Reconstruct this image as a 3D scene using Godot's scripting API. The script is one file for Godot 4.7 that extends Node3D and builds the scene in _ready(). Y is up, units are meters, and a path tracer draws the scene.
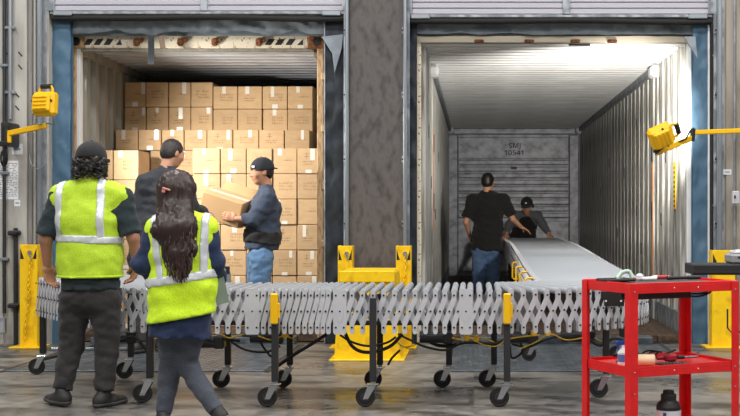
extends Node3D
# Loading dock: two open dock doors with containers behind them, a flexible roller conveyor, six people.
# Units: metres. The dock wall's room face is z = 0, the room is z > 0. Eye height 1.22 m.

const F := 1200.0      # focal length in photograph pixels
const CX := 474.0      # pixel where the depth axis vanishes
const CY := 214.0
const EYE := 1.22
const CAMZ := 11.2

var M := {}
var taken := {}
var rng := RandomNumberGenerator.new()

func P(u: float, v: float, Z: float) -> Vector3:      # a pixel at a known distance
	return Vector3((u - CX) * Z / F, EYE + (CY - v) * Z / F, CAMZ - Z)

func X(u: float, Z: float) -> float:
	return (u - CX) * Z / F

func Y(v: float, Z: float) -> float:
	return EYE + (CY - v) * Z / F

# ------------------------------------------------------------------ mesh builder
class MB:
	var v := PackedVector3Array()
	var n := PackedVector3Array()
	var t := PackedVector2Array()
	var ix := PackedInt32Array()

	func tri(a: Vector3, b: Vector3, c: Vector3, na := Vector3.ZERO, nb := Vector3.ZERO, nc := Vector3.ZERO) -> void:
		var g := (b - a).cross(c - a)
		if g.length_squared() < 1e-16:
			return
		if na == Vector3.ZERO:
			na = -g.normalized()
			nb = na
			nc = na
		var i := v.size()
		v.append(a); v.append(b); v.append(c)
		n.append(na); n.append(nb); n.append(nc)
		t.append(Vector2.ZERO); t.append(Vector2.ZERO); t.append(Vector2.ZERO)
		if g.dot(na + nb + nc) > 0.0:
			ix.append(i); ix.append(i + 2); ix.append(i + 1)
		else:
			ix.append(i); ix.append(i + 1); ix.append(i + 2)

	func quad(a: Vector3, b: Vector3, c: Vector3, d: Vector3, nn: Vector3) -> void:
		tri(a, b, c, nn, nn, nn)
		tri(a, c, d, nn, nn, nn)

	func quadn(a: Vector3, b: Vector3, c: Vector3, d: Vector3, na: Vector3, nb: Vector3, nc: Vector3, nd: Vector3) -> void:
		tri(a, b, c, na, nb, nc)
		tri(a, c, d, na, nc, nd)

	# chamfered box
	func box(c: Vector3, s: Vector3, ch := 0.0, B := Basis()) -> MB:
		var h := s * 0.5
		ch = minf(ch, minf(h.x, minf(h.y, h.z)) * 0.9)
		var ax := [B.x, B.y, B.z]
		for k in 3:
			var i := (k + 1) % 3
			var j := (k + 2) % 3
			for sg in [-1.0, 1.0]:
				var nn: Vector3 = ax[k] * sg
				var o: Vector3 = c + nn * h[k]
				var a: Vector3 = ax[i] * (h[i] - ch)
				var b: Vector3 = ax[j] * (h[j] - ch)
				quad(o - a - b, o + a - b, o + a + b, o - a + b, nn)
		if ch > 0.0:
			for k in 3:
				var i := (k + 1) % 3
				var j := (k + 2) % 3
				for si in [-1.0, 1.0]:
					for sj in [-1.0, 1.0]:
						var l: Vector3 = ax[k] * (h[k] - ch)
						var p: Vector3 = c + ax[i] * si * h[i] + ax[j] * sj * (h[j] - ch)
						var q: Vector3 = c + ax[i] * si * (h[i] - ch) + ax[j] * sj * h[j]
						var nn: Vector3 = (ax[i] * si + ax[j] * sj).normalized()
						quad(p - l, p + l, q + l, q - l, nn)
			for sx in [-1.0, 1.0]:
				for sy in [-1.0, 1.0]:
					for sz in [-1.0, 1.0]:
						var X0: Vector3 = ax[0] * sx
						var Y0: Vector3 = ax[1] * sy
						var Z0: Vector3 = ax[2] * sz
						var nn := (X0 + Y0 + Z0).normalized()
						tri(c + X0 * h.x + Y0 * (h.y - ch) + Z0 * (h.z - ch), c + X0 * (h.x - ch) + Y0 * h.y + Z0 * (h.z - ch), c + X0 * (h.x - ch) + Y0 * (h.y - ch) + Z0 * h.z, nn, nn, nn)
		return self

	func bb(lo: Vector3, hi: Vector3, ch := 0.0) -> MB:
		return box((lo + hi) * 0.5, (hi - lo).abs(), ch)

	# tapered cylinder with capped ends
	func cyl(a: Vector3, b: Vector3, ra: float, rb: float, seg := 12, caps := true) -> MB:
		var ax := (b - a).normalized()
		var u := ax.cross(Vector3.UP if absf(ax.y) < 0.9 else Vector3.RIGHT).normalized()
		var w := ax.cross(u)
		for k in seg:
			var a0 := TAU * k / seg
			var a1 := TAU * (k + 1) / seg
			var d0 := u * cos(a0) + w * sin(a0)
			var d1 := u * cos(a1) + w * sin(a1)
			quadn(a + d0 * ra, a + d1 * ra, b + d1 * rb, b + d0 * rb, d0, d1, d1, d0)
			if caps:
				tri(a, a + d0 * ra, a + d1 * ra, -ax, -ax, -ax)
				tri(b, b + d0 * rb, b + d1 * rb, ax, ax, ax)
		return self

	func tube(pts: PackedVector3Array, r: float, seg := 7) -> MB:
		var m := pts.size()
		var up := Vector3.UP
		var rings := []
		for i in m:
			var d := (pts[mini(i + 1, m - 1)] - pts[maxi(i - 1, 0)]).normalized()
			var u := d.cross(up)
			if u.length() < 0.05:
				u = d.cross(Vector3.RIGHT)
			u = u.normalized()
			var w := u.cross(d).normalized()
			up = w
			var ring := []
			for k in seg:
				var a := TAU * k / seg
				ring.append(u * cos(a) + w * sin(a))
			rings.append(ring)
		for i in m - 1:
			for k in seg:
				var k1 := (k + 1) % seg
				var p: Vector3 = rings[i][k]
				var q: Vector3 = rings[i][k1]
				var p1: Vector3 = rings[i + 1][k]
				var q1: Vector3 = rings[i + 1][k1]
				quadn(pts[i] + p * r, pts[i] + q * r, pts[i + 1] + q1 * r, pts[i + 1] + p1 * r, p, q, q1, p1)
		for e in [0, m - 1]:
			var nn: Vector3 = (pts[0] - pts[1]).normalized() if e == 0 else (pts[m - 1] - pts[m - 2]).normalized()
			for k in seg:
				var p: Vector3 = rings[e][k]
				var q: Vector3 = rings[e][(k + 1) % seg]
				tri(pts[e], pts[e] + p * r, pts[e] + q * r, nn, nn, nn)
		return self

	# lathe about an axis: profile of (radius, along)
	func lathe(c: Vector3, ax: Vector3, prof: Array, seg := 16) -> MB:
		ax = ax.normalized()
		var u := ax.cross(Vector3.UP if absf(ax.y) < 0.9 else Vector3.RIGHT).normalized()
		var w := ax.cross(u)
		for i in prof.size() - 1:
			var p: Vector2 = prof[i]
			var q: Vector2 = prof[i + 1]
			var e := (q - p)
			var nn := Vector2(e.y, -e.x).normalized()
			for k in seg:
				var a0 := TAU * k / seg
				var a1 := TAU * (k + 1) / seg
				var d0 := u * cos(a0) + w * sin(a0)
				var d1 := u * cos(a1) + w * sin(a1)
				var n0 := (d0 * nn.x + ax * nn.y).normalized()
				var n1 := (d1 * nn.x + ax * nn.y).normalized()
				quadn(c + d0 * p.x + ax * p.y, c + d1 * p.x + ax * p.y, c + d1 * q.x + ax * q.y, c + d0 * q.x + ax * q.y, n0, n1, n1, n0)
		return self

	# extrude a 2D polygon: point = o + e1*x + e2*y, thickness along e3 from 0 to d
	func prism(poly: PackedVector2Array, o: Vector3, e1: Vector3, e2: Vector3, e3: Vector3, d: float) -> MB:
		var tr := Geometry2D.triangulate_polygon(poly)
		var nn := e3.normalized()
		for k in range(0, tr.size(), 3):
			var a := o + e1 * poly[tr[k]].x + e2 * poly[tr[k]].y
			var b := o + e1 * poly[tr[k + 1]].x + e2 * poly[tr[k + 1]].y
			var c := o + e1 * poly[tr[k + 2]].x + e2 * poly[tr[k + 2]].y
			tri(a, b, c, -nn, -nn, -nn)
			tri(a + e3 * d, b + e3 * d, c + e3 * d, nn, nn, nn)
		var area := 0.0
		for k in poly.size():
			area += poly[k].cross(poly[(k + 1) % poly.size()])
		var sg := 1.0 if area > 0.0 else -1.0
		for k in poly.size():
			var p := poly[k]
			var q := poly[(k + 1) % poly.size()]
			var e := q - p
			if e.length() < 1e-6:
				continue
			var m2 := Vector2(e.y, -e.x).normalized() * sg
			var m3 := (e1.normalized() * m2.x + e2.normalized() * m2.y).normalized()
			var a := o + e1 * p.x + e2 * p.y
			var b := o + e1 * q.x + e2 * q.y
			quad(a, b, b + e3 * d, a + e3 * d, m3)
		return self

	# sphere-like ellipsoid
	func ball(c: Vector3, r: Vector3, B := Basis(), seg := 10, rings := 7) -> MB:
		for i in rings:
			for k in seg:
				var q := []
				for e in [[i, k], [i, k + 1], [i + 1, k + 1], [i + 1, k]]:
					var la: float = PI * e[0] / rings - PI / 2
					var lo: float = TAU * e[1] / seg
					q.append(Vector3(cos(la) * cos(lo), sin(la), cos(la) * sin(lo)))
				var p := []
				var m := []
				for d in q:
					p.append(c + B * (d * r))
					m.append((B * (d / r)).normalized())
				quadn(p[0], p[1], p[2], p[3], m[0], m[1], m[2], m[3])
		return self

	func add(o: MB) -> MB:
		var b := v.size()
		v.append_array(o.v); n.append_array(o.n); t.append_array(o.t)
		for i in o.ix:
			ix.append(i + b)
		return self

	func move(x: Transform3D) -> MB:
		for i in v.size():
			v[i] = x * v[i]
			n[i] = (x.basis * n[i]).normalized()
		return self

	func mesh() -> ArrayMesh:
		var a := []
		a.resize(Mesh.ARRAY_MAX)
		a[Mesh.ARRAY_VERTEX] = v
		a[Mesh.ARRAY_NORMAL] = n
		a[Mesh.ARRAY_TEX_UV] = t
		a[Mesh.ARRAY_INDEX] = ix
		var m := ArrayMesh.new()
		m.add_surface_from_arrays(Mesh.PRIMITIVE_TRIANGLES, a)
		return m

# ------------------------------------------------------------------ distance field, meshed with surface nets
class Fld:
	var o: Vector3
	var c: float
	var nx: int
	var ny: int
	var nz: int
	var d := PackedFloat32Array()

	func _init(lo: Vector3, hi: Vector3, cell: float) -> void:
		o = lo
		c = cell
		nx = int(ceil((hi.x - lo.x) / cell)) + 1
		ny = int(ceil((hi.y - lo.y) / cell)) + 1
		nz = int(ceil((hi.z - lo.z) / cell)) + 1
		d.resize(nx * ny * nz)
		d.fill(1.0)

	# tapered bone with an elliptic section: s0,s1 radii along SIDE, d0,d1 across it
	func bone(a: Vector3, b: Vector3, s0: float, s1: float, d0 := -1.0, d1 := -1.0, side := Vector3.RIGHT, k := 0.03, flat := 0) -> void:
		if d0 < 0.0:
			d0 = s0
			d1 = s1
		var ab := b - a
		var L := maxf(ab.length(), 1e-4)
		var ax := ab / L
		var sd := (side - ax * side.dot(ax))
		if sd.length() < 0.05:
			sd = ax.cross(Vector3(0.3, 0.2, 1.0))
		sd = sd.normalized()
		var rm := maxf(maxf(s0, s1), maxf(d0, d1)) + k + c * 2.0
		var i0 := maxi(0, int((minf(a.x, b.x) - rm - o.x) / c))
		var i1 := mini(nx - 1, int((maxf(a.x, b.x) + rm - o.x) / c) + 1)
		var j0 := maxi(0, int((minf(a.y, b.y) - rm - o.y) / c))
		var j1 := mini(ny - 1, int((maxf(a.y, b.y) + rm - o.y) / c) + 1)
		var k0 := maxi(0, int((minf(a.z, b.z) - rm - o.z) / c))
		var k1 := mini(nz - 1, int((maxf(a.z, b.z) + rm - o.z) / c) + 1)
		var iL := 1.0 / L
		var round_ := s0 == d0 and s1 == d1
		for kk in range(k0, k1 + 1):
			for jj in range(j0, j1 + 1):
				var row := (kk * ny + jj) * nx
				var p := Vector3(o.x + c * i0, o.y + c * jj, o.z + c * kk)
				for ii in range(i0, i1 + 1):
					p.x = o.x + c * ii
					var w := p - a
					var al := w.dot(ax)
					var t := clampf(al * iL, 0.0, 1.0)
					w -= ab * t
					var e: float
					if round_:
						e = w.length() - lerpf(s0, s1, t)
					else:
						var rs := lerpf(s0, s1, t)
						var rd := lerpf(d0, d1, t)
						var q := minf(rs, rd)
						var ws := w.dot(sd)
						var w2 := w - sd * ws
						e = (sqrt(ws * ws / (rs * rs) + w2.length_squared() / (rd * rd)) - 1.0) * q
					if flat & 1:
						e = maxf(e, al - L)
					if flat & 2:
						e = maxf(e, -al)
					var cur := d[row + ii]
					if e < cur + k:
						var h := maxf(k - absf(cur - e), 0.0) / k
						d[row + ii] = minf(cur, e) - h * h * k * 0.25

	func ell(ce: Vector3, B: Basis, r: Vector3, k := 0.02, cut := false) -> void:
		var rm := maxf(r.x, maxf(r.y, r.z)) + k + c * 2.0
		var q := minf(r.x, minf(r.y, r.z))
		var i0 := maxi(0, int((ce.x - rm - o.x) / c))
		var i1 := mini(nx - 1, int((ce.x + rm - o.x) / c) + 1)
		var j0 := maxi(0, int((ce.y - rm - o.y) / c))
		var j1 := mini(ny - 1, int((ce.y + rm - o.y) / c) + 1)
		var k0 := maxi(0, int((ce.z - rm - o.z) / c))
		var k1 := mini(nz - 1, int((ce.z + rm - o.z) / c) + 1)
		var Bi := B.transposed()
		for kk in range(k0, k1 + 1):
			for jj in range(j0, j1 + 1):
				var row := (kk * ny + jj) * nx
				for ii in range(i0, i1 + 1):
					var w := Bi * (Vector3(o.x + c * ii, o.y + c * jj, o.z + c * kk) - ce)
					var e := ((w / r).length() - 1.0) * q
					var cur := d[row + ii]
					if cut:
						d[row + ii] = maxf(cur, -e)
					elif e < cur + k:
						var h := maxf(k - absf(cur - e), 0.0) / k
						d[row + ii] = minf(cur, e) - h * h * k * 0.25

	# wrinkles: noise added near the surface
	func rough(ns: FastNoiseLite, sc: Vector3, amp: float) -> void:
		for kk in nz:
			for jj in ny:
				var row := (kk * ny + jj) * nx
				for ii in nx:
					var e := d[row + ii]
					if absf(e) < 0.045:
						d[row + ii] = e + amp * ns.get_noise_3d((o.x + c * ii) * sc.x, (o.y + c * jj) * sc.y, (o.z + c * kk) * sc.z)

	func clip(f: Callable) -> void:
		for kk in nz:
			for jj in ny:
				var row := (kk * ny + jj) * nx
				for ii in nx:
					if d[row + ii] < 0.06:
						d[row + ii] = maxf(d[row + ii], f.call(Vector3(o.x + c * ii, o.y + c * jj, o.z + c * kk)))

	func derived(grow: float, f: Callable) -> Fld:
		var r := Fld.new(o, o + Vector3(nx - 1, ny - 1, nz - 1) * c, c)
		r.nx = nx; r.ny = ny; r.nz = nz
		r.d = d.duplicate()
		for i in r.d.size():
			if r.d[i] < 0.06 + grow:
				r.d[i] -= grow
		r.clip(f)
		return r

	func mb() -> MB:
		var m := MB.new()
		var at := {}
		var off := [0, 1, nx, nx + 1, nx * ny, nx * ny + 1, nx * ny + nx, nx * ny + nx + 1]
		var lim := c * 2.2
		for kk in nz - 1:
			for jj in ny - 1:
				var row := (kk * ny + jj) * nx
				for ii in nx - 1:
					var b := row + ii
					if absf(d[b]) > lim:
						continue
					var mask := 0
					for e in 8:
						if d[b + off[e]] < 0.0:
							mask |= 1 << e
					if mask == 0 or mask == 255:
						continue
					var s := Vector3.ZERO
					var cnt := 0
					for e in 8:
						for ax in 3:
							if e & (1 << ax):
								continue
							var e2: int = e | (1 << ax)
							if ((mask >> e) & 1) == ((mask >> e2) & 1):
								continue
							var da := d[b + off[e]]
							var db := d[b + off[e2]]
							var f := da / (da - db)
							var p := Vector3(e & 1, (e >> 1) & 1, (e >> 2) & 1)
							p[ax] += f
							s += p
							cnt += 1
					at[b] = m.v.size()
					m.v.append(o + (Vector3(ii, jj, kk) + s / cnt) * c)
					m.n.append(Vector3.ZERO)
					m.t.append(Vector2.ZERO)
		var st := [1, nx, nx * ny]
		for b in at:
			for ax in 3:
				var e: int = b + st[ax]
				if (d[b] < 0.0) == (d[e] < 0.0):
					continue
				var u: int = st[(ax + 1) % 3]
				var w: int = st[(ax + 2) % 3]
				if not (at.has(b - u) and at.has(b - w) and at.has(b - u - w)):
					continue
				var q := [at[b], at[b - u], at[b - u - w], at[b - w]]
				if d[b] < 0.0:
					q = [q[0], q[3], q[2], q[1]]
				for tr in [[0, 1, 2], [0, 2, 3]]:
					var a: int = q[tr[0]]
					var bb: int = q[tr[1]]
					var cc: int = q[tr[2]]
					m.ix.append(a); m.ix.append(bb); m.ix.append(cc)
					var g := -(m.v[bb] - m.v[a]).cross(m.v[cc] - m.v[a])
					m.n[a] += g
					m.n[bb] += g
					m.n[cc] += g
		for i in m.n.size():
			m.n[i] = m.n[i].normalized()
		return m

# ------------------------------------------------------------------ objects
func numbered(called: String) -> String:
	if not taken.has(called):
		taken[called] = 0
		return called
	taken[called] += 1
	return "%s_%03d" % [called, taken[called]]

func thing(called: String, label: String, category: String, at := Vector3.ZERO, group := "") -> Node3D:
	var o := Node3D.new()
	o.name = numbered(called)
	add_child(o, true)
	o.position = at
	o.set_meta("label", label)
	if category != "":
		o.set_meta("category", category)
	if group != "":
		o.set_meta("group", group)
	return o

# a mesh whose vertices are in world coordinates, as a part of PARENT
func part(called: String, mb, m: Material, parent: Node3D) -> MeshInstance3D:
	var o := MeshInstance3D.new()
	o.name = called
	o.mesh = mb.mesh() if mb is MB else mb
	o.material_override = m
	o.cast_shadow = GeometryInstance3D.SHADOW_CASTING_SETTING_ON
	parent.add_child(o, true)
	if parent.get_parent() == self:
		o.position = -parent.position
	return o

# a shared mesh placed by a transform in world coordinates, part of a thing
func piece(called: String, mesh: Mesh, m: Material, parent: Node3D, x: Transform3D) -> MeshInstance3D:
	var o := MeshInstance3D.new()
	o.name = called
	o.mesh = mesh
	o.material_override = m
	parent.add_child(o, true)
	var up := Vector3.ZERO
	var p: Node = parent
	while p != self:
		up += p.position
		p = p.get_parent()
	x.origin -= up
	o.transform = x
	return o

func struct(called: String, mb, m: Material, label: String) -> MeshInstance3D:
	var o := MeshInstance3D.new()
	o.name = numbered(called)
	o.mesh = mb.mesh() if mb is MB else mb
	o.material_override = m
	add_child(o, true)
	o.set_meta("kind", "structure")
	o.set_meta("label", label)
	o.set_meta("category", called.split("_")[0])
	return o

# ------------------------------------------------------------------ materials
func C(r: float, g: float, b: float) -> Color:
	return Color(r / 255.0, g / 255.0, b / 255.0)

func plain(c: Color, rough := 0.6, metal := 0.0) -> StandardMaterial3D:
	var m := StandardMaterial3D.new()
	m.albedo_color = c
	m.roughness = rough
	m.metallic = metal
	return m

func noise_tex(cols: Array, stops: Array, freq: float, seed_ := 1, size := 256, oct := 4, type := FastNoiseLite.TYPE_SIMPLEX_SMOOTH) -> NoiseTexture2D:
	var nt := NoiseTexture2D.new()
	var ns := FastNoiseLite.new()
	ns.seed = seed_
	ns.noise_type = type
	ns.frequency = freq
	ns.fractal_octaves = oct
	nt.noise = ns
	nt.width = size
	nt.height = size
	nt.seamless = true
	nt.normalize = true
	var g := Gradient.new()
	g.offsets = PackedFloat32Array(stops)
	g.colors = PackedColorArray(cols)
	nt.color_ramp = g
	return nt

# surface whose colour wanders between tones; SIZE metres per repeat
func mottled(cols: Array, stops: Array, size: Vector3, rough := 0.7, metal := 0.0, freq := 0.012, seed_ := 1, bump := 0.0) -> StandardMaterial3D:
	var m := StandardMaterial3D.new()
	m.albedo_texture = noise_tex(cols, stops, freq, seed_)
	m.roughness = rough
	m.metallic = metal
	m.uv1_triplanar = true
	m.uv1_world_triplanar = true
	m.uv1_scale = Vector3(1.0 / size.x, 1.0 / size.y, 1.0 / size.z)
	if bump > 0.0:
		m.heightmap_enabled = true
		m.heightmap_scale = bump
		m.heightmap_texture = noise_tex([Color.BLACK, Color.WHITE], [0.0, 1.0], freq * 3.0, seed_ + 5)
	return m

func make_materials() -> void:
	M.steel = plain(C(150, 158, 166), 0.38, 0.75)
	M.steel_dull = mottled([C(120, 126, 134), C(168, 174, 182)], [0.3, 0.7], Vector3(0.5, 0.9, 0.5), 0.5, 0.35)
	M.alu = plain(C(198, 200, 207), 0.42, 0.15)
	M.roller = plain(C(172, 178, 186), 0.34, 0.35)
	M.black = plain(C(26, 26, 28), 0.5)
	M.rubber = plain(C(24, 24, 25), 0.75)
	M.charcoal = plain(C(52, 52, 55), 0.45, 0.3)
	M.bolt = plain(C(40, 42, 46), 0.4, 0.6)
	M.chrome = plain(C(190, 194, 200), 0.25, 0.9)
	M.yellow = mottled([C(236, 188, 4), C(250, 206, 14), C(214, 164, 10)], [0.0, 0.6, 1.0], Vector3(0.8, 0.8, 0.8), 0.42)
	M.yellow_lamp = plain(C(244, 190, 8), 0.4)
	M.red = mottled([C(214, 26, 30), C(230, 34, 38)], [0.25, 0.8], Vector3(0.4, 0.4, 0.4), 0.35)
	M.white = plain(C(228, 230, 232), 0.5)
	M.paper = plain(C(232, 234, 238), 0.8)
	M.wall = mottled([C(140, 138, 133), C(178, 176, 170), C(192, 190, 185)], [0.05, 0.5, 1.0], Vector3(1.1, 4.4, 1.1), 0.85, 0.0, 0.014, 3)
	M.pier = mottled([C(62, 58, 58), C(86, 82, 82), C(96, 91, 90), C(84, 79, 79)], [0.05, 0.4, 0.62, 1.0], Vector3(0.7, 1.3, 0.7), 0.8, 0.0, 0.022, 11)
	M.wall_grey = mottled([C(104, 102, 100), C(140, 138, 134)], [0.2, 0.8], Vector3(0.7, 4.0, 0.7), 0.8, 0.0, 0.016, 4)
	M.wall_tan = mottled([C(126, 119, 109), C(158, 151, 141), C(170, 164, 154)], [0.1, 0.5, 1.0], Vector3(1.1, 4.0, 1.1), 0.85, 0.0, 0.016, 6)
	M.room = plain(C(168, 167, 164), 0.9)
	M.door = plain(C(178, 177, 189), 0.5)
	M.curtain = mottled([C(122, 132, 142), C(140, 150, 160)], [0.3, 0.75], Vector3(0.6, 0.5, 0.6), 0.7, 0.0, 0.012, 21)
	M.seal_blue = mottled([C(66, 98, 124), C(74, 108, 134), C(70, 103, 129)], [0.2, 0.6, 1.0], Vector3(0.5, 0.9, 0.5), 0.55, 0.0, 0.012, 22)
	M.seal_dark = mottled([C(24, 30, 38), C(40, 50, 62)], [0.3, 0.75], Vector3(0.5, 0.9, 0.5), 0.6, 0.0, 0.012, 23)
	M.cont_wall = mottled([C(112, 110, 104), C(138, 136, 128), C(150, 147, 140)], [0.05, 0.45, 1.0], Vector3(0.5, 2.4, 0.8), 0.55, 0.0, 0.014, 31)
	M.cont_roof = mottled([C(176, 180, 190), C(214, 217, 224)], [0.2, 0.8], Vector3(1.6, 0.6, 0.3), 0.4, 0.1, 0.012, 32)
	M.rust_white = mottled([C(232, 222, 198), C(236, 228, 208), C(150, 92, 50), C(96, 56, 36)], [0.0, 0.66, 0.74, 1.0], Vector3(0.34, 0.3, 0.34), 0.6, 0.0, 0.02, 33)
	M.rust = mottled([C(84, 48, 30), C(132, 78, 44), C(176, 124, 84)], [0.1, 0.5, 0.95], Vector3(0.2, 0.3, 0.2), 0.85, 0.0, 0.02, 34)
	M.rust_post = mottled([C(202, 176, 140), C(190, 158, 118), C(150, 98, 58)], [0.0, 0.55, 1.0], Vector3(0.2, 0.8, 0.2), 0.6, 0.0, 0.02, 35)
	M.trailer_wall = mottled([C(84, 82, 78), C(150, 148, 142), C(196, 196, 192), C(212, 212, 208)], [0.12, 0.38, 0.55, 1.0], Vector3(0.5, 7.0, 0.7), 0.5, 0.0, 0.03, 41)
	M.trailer_roof = mottled([C(206, 208, 210), C(226, 228, 230)], [0.25, 0.75], Vector3(2.6, 0.5, 0.35), 0.45, 0.0, 0.012, 42)
	M.trailer_end = mottled([C(134, 138, 148), C(176, 180, 192), C(200, 204, 214)], [0.1, 0.5, 1.0], Vector3(1.2, 0.9, 1.0), 0.4, 0.1, 0.018, 43)
	M.orange_rust = mottled([C(214, 128, 66), C(196, 116, 62), C(170, 158, 140)], [0.0, 0.55, 0.8], Vector3(0.15, 0.7, 0.15), 0.75, 0.0, 0.02, 44)
	M.plank = mottled([C(62, 48, 38), C(96, 76, 60)], [0.2, 0.8], Vector3(0.3, 0.3, 1.6), 0.75, 0.0, 0.02, 45)
	M.plate = mottled([C(70, 76, 82), C(104, 112, 120)], [0.2, 0.8], Vector3(1.0, 1.0, 1.0), 0.42, 0.4, 0.02, 46)
	M.floor = floor_material()
	M.text_dark = plain(C(34, 34, 38), 0.7)
	M.cable = plain(C(22, 22, 24), 0.55)
	M.cable_yellow = plain(C(206, 172, 40), 0.5)
	M.card = plain(C(202, 166, 122), 0.85)
	M.tape = plain(C(226, 222, 214), 0.22)
	M.lamp_glow = plain(Color.WHITE, 0.5)
	M.lamp_glow.emission_enabled = true
	M.lamp_glow.emission = C(255, 250, 240)
	M.lamp_glow.emission_energy_multiplier = 3.0

func floor_material() -> StandardMaterial3D:
	var N := 1024
	var a := FastNoiseLite.new()
	a.seed = 5
	a.frequency = 0.006
	a.fractal_octaves = 5
	var b := FastNoiseLite.new()
	b.seed = 9
	b.frequency = 0.05
	b.fractal_octaves = 3
	var tracks := FastNoiseLite.new()
	tracks.seed = 17
	tracks.frequency = 0.012
	tracks.fractal_octaves = 3
	var al := PackedByteArray()
	al.resize(N * N * 3)
	var ro := PackedByteArray()
	ro.resize(N * N)
	for y in N:
		for x in N:
			var s := a.get_noise_2d(x, y)
			var f := b.get_noise_2d(x, y)
			# tyre marks run along the dock, smeared in long strokes
			var k := tracks.get_noise_2d(x * 0.42 + y * 0.1, y * 1.5 - x * 0.3)
			var scr := tracks.get_noise_2d(x * 1.6 + 400.0, y * 8.0 + x * 2.2)
			var w := 0.165 + s * 0.10 + f * 0.09 + scr * 0.03 - maxf(0.0, k - 0.05) * 0.28
			w = clampf(w, 0.035, 0.5)
			var i := (y * N + x) * 3
			var sr := pow(w, 1.0 / 2.2)
			al[i] = int(255.0 * clampf(sr * (0.995 + s * 0.02), 0.0, 1.0))
			al[i + 1] = int(255.0 * clampf(sr * 0.97, 0.0, 1.0))
			al[i + 2] = int(255.0 * clampf(sr * (0.935 - s * 0.03), 0.0, 1.0))
			ro[y * N + x] = int(255.0 * clampf(0.40 + s * 0.25 + f * 0.12, 0.2, 0.8))
	var m := StandardMaterial3D.new()
	m.albedo_texture = ImageTexture.create_from_image(Image.create_from_data(N, N, false, Image.FORMAT_RGB8, al))
	m.roughness_texture = ImageTexture.create_from_image(Image.create_from_data(N, N, false, Image.FORMAT_L8, ro))
	m.roughness = 1.0
	m.metallic_specular = 0.5
	m.uv1_triplanar = true
	m.uv1_world_triplanar = true
	m.uv1_scale = Vector3(1.0 / 7.5, 1.0 / 7.5, 1.0 / 7.5)
	return m

# ------------------------------------------------------------------ camera, light
func make_camera() -> void:
	var cam := Camera3D.new()
	cam.name = "camera"
	add_child(cam)
	cam.position = Vector3(0, EYE, CAMZ)
	var near := 0.1
	cam.set_frustum(416.0 / F * near, Vector2((370.0 - CX) / F, (CY - 208.0) / F) * near, near, 100.0)
	cam.current = true
	var we := WorldEnvironment.new()
	we.name = "world"
	var e := Environment.new()
	e.background_mode = Environment.BG_COLOR
	e.background_color = Color(0.02, 0.02, 0.02)
	e.tonemap_mode = Environment.TONE_MAPPER_LINEAR
	e.tonemap_exposure = 1.0
	e.sdfgi_enabled = true
	e.ssao_enabled = true
	e.ssil_enabled = true
	we.environment = e
	add_child(we)

func area_lamp(pos: Vector3, size: Vector2, energy: float) -> void:
	# a high-bay fitting hung from the roof: housing, glowing panel, light just below the panel
	var t := thing("high_bay_light", "long white LED high-bay fitting hung under the warehouse roof", "ceiling light", pos, "high-bay lights over the dock floor")
	part("housing", MB.new().bb(pos + Vector3(-size.x / 2 - 0.04, 0.03, -size.y / 2 - 0.04), pos + Vector3(size.x / 2 + 0.04, 0.13, size.y / 2 + 0.04), 0.02), M.white, t)
	part("panel", MB.new().bb(pos + Vector3(-size.x / 2, 0.012, -size.y / 2), pos + Vector3(size.x / 2, 0.03, size.y / 2)), M.lamp_glow, t)
	part("rod", MB.new().cyl(pos + Vector3(0, 0.13, 0), Vector3(pos.x, 6.9, pos.z), 0.012, 0.012, 8), M.steel, t)
	var l := AreaLight3D.new()
	l.name = "high_bay_glow"
	l.area_size = size
	l.light_energy = energy
	l.light_color = C(255, 252, 248)
	l.area_range = 40.0
	l.area_attenuation = 2.0
	l.shadow_enabled = true
	t.add_child(l)
	l.rotation_degrees = Vector3(-90, 0, 0)
	l.position = Vector3(0, 0.0, 0)

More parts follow.
